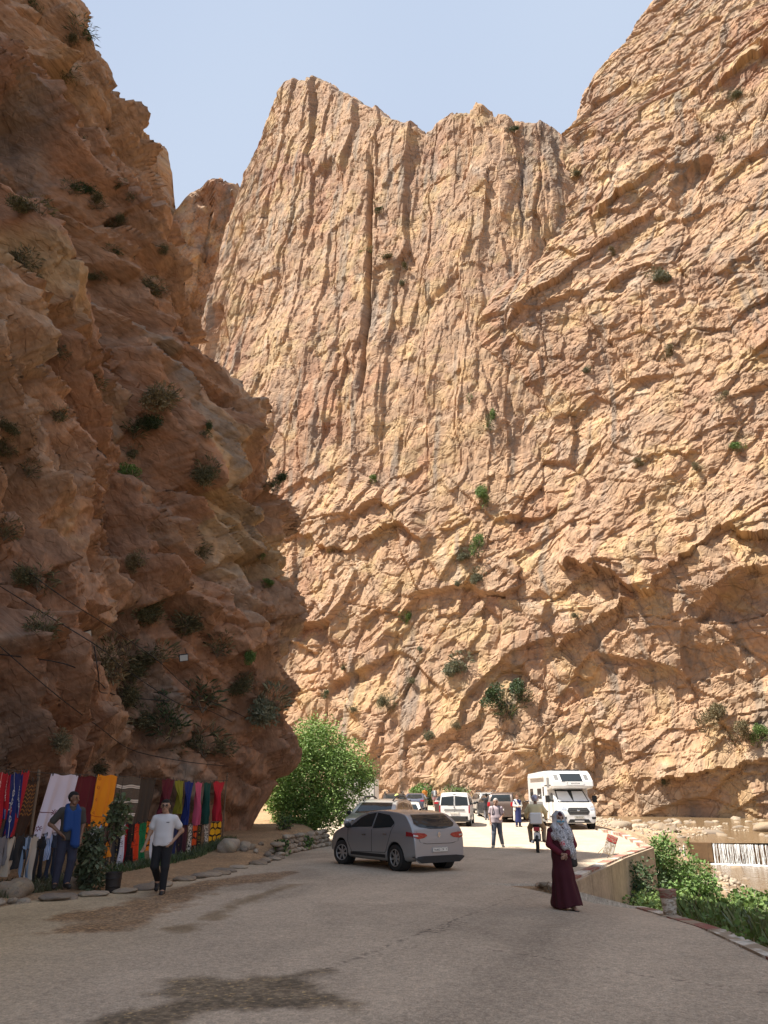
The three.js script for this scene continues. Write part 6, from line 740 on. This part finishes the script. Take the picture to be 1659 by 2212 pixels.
// ---------- stones, weir, small things ----------
const stoneG = [...Array(7).keys()].map(k => { const g = new THREE.IcosahedronGeometry(1, k < 4 ? 2 : 1), p = g.attributes.position, v = new THREE.Vector3(); for (let i = 0; i < p.count; i++) { v.fromBufferAttribute(p, i); const f = .82 + .22 * vn(v.x * 1.3 + k * 9, v.y * 1.3 + v.z * 1.7, k) + .12 * vn(v.x * 3 + k, v.z * 3 + v.y * 2, k + 5); const q = k % 2 ? Math.max(Math.abs(v.x), Math.abs(v.y), Math.abs(v.z)) : 1; v.multiplyScalar(f / lerp(1, q, .45)); p.setXYZ(i, v.x, v.y, v.z); } const o = mergeByPos(g); o.computeVertexNormals(); return o; });
function mergeByPos(g) { const p = g.attributes.position, map = new Map(), idx = [], P = []; for (let i = 0; i < p.count; i++) { const k = [p.getX(i), p.getY(i), p.getZ(i)].map(a => Math.round(a * 1e4)).join(); if (!map.has(k)) { map.set(k, P.length / 3); P.push(p.getX(i), p.getY(i), p.getZ(i)); } idx.push(map.get(k)); } const o = new THREE.BufferGeometry(); o.setAttribute('position', new THREE.Float32BufferAttribute(P, 3)); const U = []; for (let i = 0; i < P.length; i += 3) U.push(P[i] * .4 + P[i + 1] * .3, P[i + 2] * .4 + P[i + 1] * .2); o.setAttribute('uv', new THREE.Float32BufferAttribute(U, 2)); o.setIndex(idx); return o; }
const stoneM = [[.50, .40, .29], [.58, .48, .36], [.42, .32, .22], [.36, .29, .22]].map(c => new THREE.MeshStandardMaterial({ color: C(...c), roughness: .92, map: rockMap, bumpMap: rockBump, bumpScale: .02 }));
function stone(par, name, x, y, z, sx, sy, sz, R, tilt = .25) { const o = part(name, stoneG[Math.floor(R() * 7)], stoneM[Math.floor(R() * 4)], par); o.position.set(x, y, z); o.scale.set(sx, sy, sz); o.rotation.set((R() - .5) * tilt, R() * 6.28, (R() - .5) * tilt); return o; }
{ const R = rng(61); // boulders among the rapids
  const put = (x, z, s, label, group) => { const y = Math.max(groundY(x, z), waterY(z) - s * .2); const o = stone(scene, numbered('river_boulder'), x, y + s * .12, z, s * (1 + .5 * R()), s * (.45 + .25 * R()), s * (.8 + .4 * R()), R); tag(o, label, 'boulder', group); };
  put(16.2, -56.5, .75, 'broad pale boulder in the rapids nearest the green bush'); put(19.5, -58, .85, 'largest pale boulder in the middle of the rapids'); put(22.5, -57, .6, 'rounded boulder right of the largest boulder in the rapids'); put(27.5, -59, 1.1, 'wide pale rock shelf at the right of the rapids'); put(18.6, -44.5, .32, 'lone pale stone in the pool below the weir'); put(21.6, -43.5, .16, 'small stone right of the lone pale stone in the pool');
  for (let i = 0; i < 110; i++) { const z = -52 - R() * 20, x = 12.8 + R() * 22; put(x, z, .16 + .34 * R() ** 2, 'pale boulder scattered among the rapids above the weir', 'boulders scattered among the rapids'); }
  for (let i = 0; i < 16; i++) { const z = -36 - R() * 10, x = 13.6 + R() * 3.2; put(x, z, .1 + .14 * R(), 'small pale stone on the gravel bar below the weir', 'stones on the gravel bar'); }
  const im = new THREE.InstancedMesh(stoneG[5], stoneM[1], 2200), m = new THREE.Matrix4(), q = new THREE.Quaternion(), e = new THREE.Euler(); let n = 0; while (n < 2200) { const far = R() < .7, z = far ? -50 - R() * 26 : -33 - R() * 13, x = far ? 11.5 + R() * 32 : 11.8 + R() * 7, y = groundY(x, z); if (y < waterY(z) - .05 || x < upX(z) + 1) continue; const s = .03 + .09 * R() ** 2; e.set(R(), R() * 6, R()); q.setFromEuler(e); m.compose(new THREE.Vector3(x, y + s * .3, z), q, new THREE.Vector3(s * 1.4, s * .8, s)); im.setMatrixAt(n++, m); } im.name = 'river_gravel'; im.castShadow = im.receiveShadow = true; im.userData = { kind: 'stuff', label: 'pale gravel and cobbles along the river', category: 'gravel' }; scene.add(im); }
{ const R = rng(62), w = thing('stone_wall', 'low dry stone wall of rounded stones beside the off-road car', 'wall'); // dry stone wall
  for (let r = 0; r < 4; r++) for (let k = 0; k < 17; k++) { const t = (k + (r % 2) * .5 + .3 * (R() - .5)) / 17; if (r === 3 && R() < .5) continue; const z = lerp(-26.2, -32.2, t), x = edgeL(z) - .22 - r * .05; stone(w, 'stone', x, roadY(z) + .07 + r * .135, z, .19 + .05 * R(), .085 + .025 * R(), .15 + .04 * R(), R, .5); }
  const g = thing('stone_edging', 'row of flat stone slabs edging the road below the cloth stall', 'edging'); let z = -15.2; while (z > -25.6) { const l = .35 + .4 * R(), x = edgeL(z - l / 2) - .12; if (R() < .22) { z -= l; continue; } const o = stone(g, 'slab', x + .14 * (R() - .5), roadY(z) + .03, z - l / 2, .26 + .1 * R(), .06 + .03 * R(), l * .56, R, .16); o.rotation.y = .35 + (R() - .5) * .3; z -= l * .92; }
  for (const [x, z, s, l] of [[-4.75, -25.6, .38, 'large pale boulder at the right end of the cloth stall'], [-4.3, -25.9, .24, 'rounded stone in front of the large pale boulder by the stall'], [-6.35, -17.5, .26, 'squat stone at the foot of the leafy shrub'], [-7.0, -16.1, .3, 'stone under the cream tunic']]) { const o = stone(scene, numbered('boulder'), x, groundY(x, z) + s * .3, z, s * 1.1, s * .8, s, R); tag(o, l, 'boulder'); }
  for (let i = 0; i < 18; i++) { const z2 = -25.4 - R() * 1.6, x = edgeL(z2) - .3 - R() * 1.2, s = .07 + .1 * R(), o = stone(scene, numbered('loose_stone'), x, groundY(x, z2) + s * .3, z2, s * 1.3, s * .8, s, R); tag(o, 'small loose stone on the bank right of the cloth stall', 'stone', 'loose stones right of the stall'); }
  for (let i = 0; i < 16; i++) { const z2 = -14 - R() * 1.6, x = edgeL(z2) - .1 - R() * .9, s = .05 + .08 * R(), o = stone(scene, numbered('loose_stone'), x, groundY(x, z2) + s * .25, z2, s * 1.4, s * .7, s, R); tag(o, 'small loose stone at the road edge in the left foreground', 'stone', 'loose stones in the left foreground'); }
  const rb = thing('broken_kerb', 'crumbled end of the kerb where the retaining wall meets the road', 'rubble'); for (let i = 0; i < 9; i++) { const o = stone(rb, 'fragment', 3.25 + .4 * R(), .02 + .03 * R(), -17.9 - .6 * R(), .05 + .1 * R(), .03 + .04 * R(), .05 + .09 * R(), R, .6); }
}
// painted stone post at the kerb, tilted painted marker on the wall corner
const jit = (g, a, s) => { const p = g.attributes.position; for (let i = 0; i < p.count; i++) { const x = p.getX(i), y = p.getY(i), z = p.getZ(i); p.setXYZ(i, x + a * vn(x * 20 + s, y * 20 + z * 13, s), y + a * vn(y * 20 + s, z * 20 + x * 11, s + 1), z + a * vn(z * 20 + s, x * 20 + y * 7, s + 2)); } g.computeVertexNormals(); return g; };
{ const t = thing('kerb_post', 'squat white stone post with a red top at the kerb on the right', 'post', [4.86, roadY(-14.6) - rampDrop(4.86, -14.6) + .0, -14.6], .3); part('shaft', jit(new THREE.CylinderGeometry(.135, .105, .32, 10, 6).translate(0, .14, 0), .012, 3), whitePaint, t); part('red_top', jit(new THREE.CylinderGeometry(.15, .14, .12, 10, 3).translate(0, .355, 0), .018, 7), redPaint, t); part('foot', jit(new THREE.CylinderGeometry(.13, .17, .06, 10, 2).translate(0, 0, 0), .01, 9), concM, t); }
{ const t = thing('tilted_marker', 'tilted red and white concrete marker on the corner of the retaining wall', 'marker', [6.5, .17, -24.45], -.25); t.rotation.z = -.38; part('white_block', jit(bx(.3, .34, .12, 0, .22, 0, .02), .006, 5), paintTex(214, 208, 198, 131), t); part('red_block', jit(bx(.3, .2, .12, 0, .49, 0, .02), .008, 6), paintTex(176, 52, 52, 135), t); part('rusty_rods', merge([bar([-.1, .1, 0], [-.2, -.12, .02], .008, 5), bar([-.12, .25, 0], [-.27, -.06, -.02], .008, 5), bar([.05, .08, 0], [.02, -.12, 0], .008, 5)]), mat(.2, .13, .1, .8), t); }
// weir and falling water
{ const a = [15.6, -49.2], b = [34, -40.5]; const w = thing('weir', 'low concrete weir across the river', 'weir'); part('weir_wall', stripGeo(a, b, 0, .6, [-2.3, -2.3], [-.84, -.84]), new THREE.MeshStandardMaterial({ color: C(.30, .225, .15), map: concMap, roughness: .6, bumpMap: rockBump, bumpScale: .05 }), w); part('exposed_crest', stripGeo([17.55, -48.28], [18.75, -47.72], -.02, .66, [-1.7, -1.7], [-.72, -.72]), new THREE.MeshStandardMaterial({ color: C(.34, .25, .16), map: concMap, roughness: .8 }), w);
  const R = rng(63), d = [.904, .4275], n = [-.4275, .904], f = thing('waterfall', 'white water falling over the weir', 'waterfall'); const strands = []; const at = (s, o, y) => [a[0] + d[0] * s + n[0] * o, y, a[1] + d[1] * s + n[1] * o];
  for (let s = .2; s < 19; s += .032) { if (s > 2.1 && s < 3.55 && R() < .97) continue; const thin = s < 2.1 ? .6 : .3; if (R() < thin) continue; const o0 = .62, o1 = .72 + .12 * R(), l = R() < .8 ? -1.8 : -1.3 - .4 * R(), g = tube([at(s, .25, -.785), at(s, o0, -.8 - .03 * R()), at(s + .02 * (R() - .5), o1, -1.05), at(s + .05 * (R() - .5), o1 + .06, lerp(-1.05, l, .5)), at(s + .06 * (R() - .5), o1 + .08, l)], .006 + .016 * R() ** 2, 7, 4); strands.push(g); if (R() < .8) { const y0 = -.9 - .7 * R(), l2 = .12 + .3 * R(); strands.push(bar(at(s + .02, o1 + .05, y0), at(s + .04 * R(), o1 + .1, Math.max(-1.8, y0 - l2)), .012 * R() + .005, 4)); } }
  const foamM = mat(.78, .79, .78, .5); part('strands', strands, foamM, f);
  const fo = []; for (let i = 0; i < 900; i++) { const s = R() < .1 ? R() * 2 : 3.4 + R() * 15.6, o = .75 + .75 * R() ** 2, r = .03 + .09 * R(); fo.push(new THREE.IcosahedronGeometry(r, 0).scale(1.6, .45, 1).rotateY(R() * 3).translate(...at(s, o, -1.79))); } part('foam', fo, foamM, f); }
// floodlights and cables on the left cliff
function flood(label, u, v, turn) { const p = onRock(leftCliff, u, v); if (!p) return; const dr = sight(u, v); const t = thing('floodlight', label, 'floodlight', [p.x - dr.x * 1.1, p.y - dr.y * 1.1, p.z - dr.z * 1.1], turn); t.rotation.x = .5; t.scale.setScalar(.8); part('housing', bx(.36, .3, .07, 0, 0, 0, .02), M.trim, t); part('glass', bx(.3, .24, .01, 0, 0, .038), mat(.5, .53, .52, .2), t); part('bracket', merge([bar([-.16, 0, -.04], [-.16, -.05, -1.3], .015, 5), bar([.16, 0, -.04], [.16, -.05, -1.3], .015, 5), bx(.36, .05, .03, 0, -.06, -.36)]), M.trim, t); }
flood('left of the two floodlights on the shaded cliff', 203, 1366, .9); flood('right of the two floodlights on the shaded cliff', 398, 1419, .35);
const cableM = mat(.02, .018, .018, .8);
function cable(label, pts, r = .012, out = 1.0) { const q = []; pts.forEach(([u, v], i) => { const p = onRock(leftCliff, u, v), k = i === 0 || i === pts.length - 1 ? .25 : out; if (p) { const d = sight(u, v); q.push([p.x - d.x * k + .1, p.y - d.y * k, p.z - d.z * k]); } }); if (q.length > 2) tag(mesh('cable', tube(q, r, 80, 5), cableM), label, 'cable'); }
cable('upper black cable slanting across the left cliff', [[16, 1207], [135, 1290, .6], [238, 1362, .6], [337, 1429, .8], [436, 1485, .6], [516, 1536, .6], [575, 1564]]); cable('middle black cable slanting down the left cliff', [[2, 1259], [79, 1314, .5], [190, 1386, .8], [278, 1445, .6], [377, 1513, .5], [436, 1528, .5], [500, 1555]]); cable('lower black cable sagging above the cloth stall', [[2, 1382], [111, 1481, .6], [222, 1560, .9], [317, 1616, .6], [397, 1643, .6], [488, 1655, .5]]); cable('thick cable kinked against the left cliff', [[2, 1405], [151, 1425, .2], [206, 1469, .3], [258, 1501, .3], [369, 1511, .2]], .015, .45); cable('pale cable below the left floodlight', [[195, 1395, .15], [204, 1450, .15], [215, 1490, .2], [235, 1493, .2]], .014, .3);
const renderer = new THREE.WebGLRenderer({ antialias: true });
renderer.setSize(768, 1024);
renderer.toneMapping = THREE.LinearToneMapping;
renderer.toneMappingExposure = EXPOSURE;
renderer.shadowMap.enabled = true;
renderer.render(scene, camera);
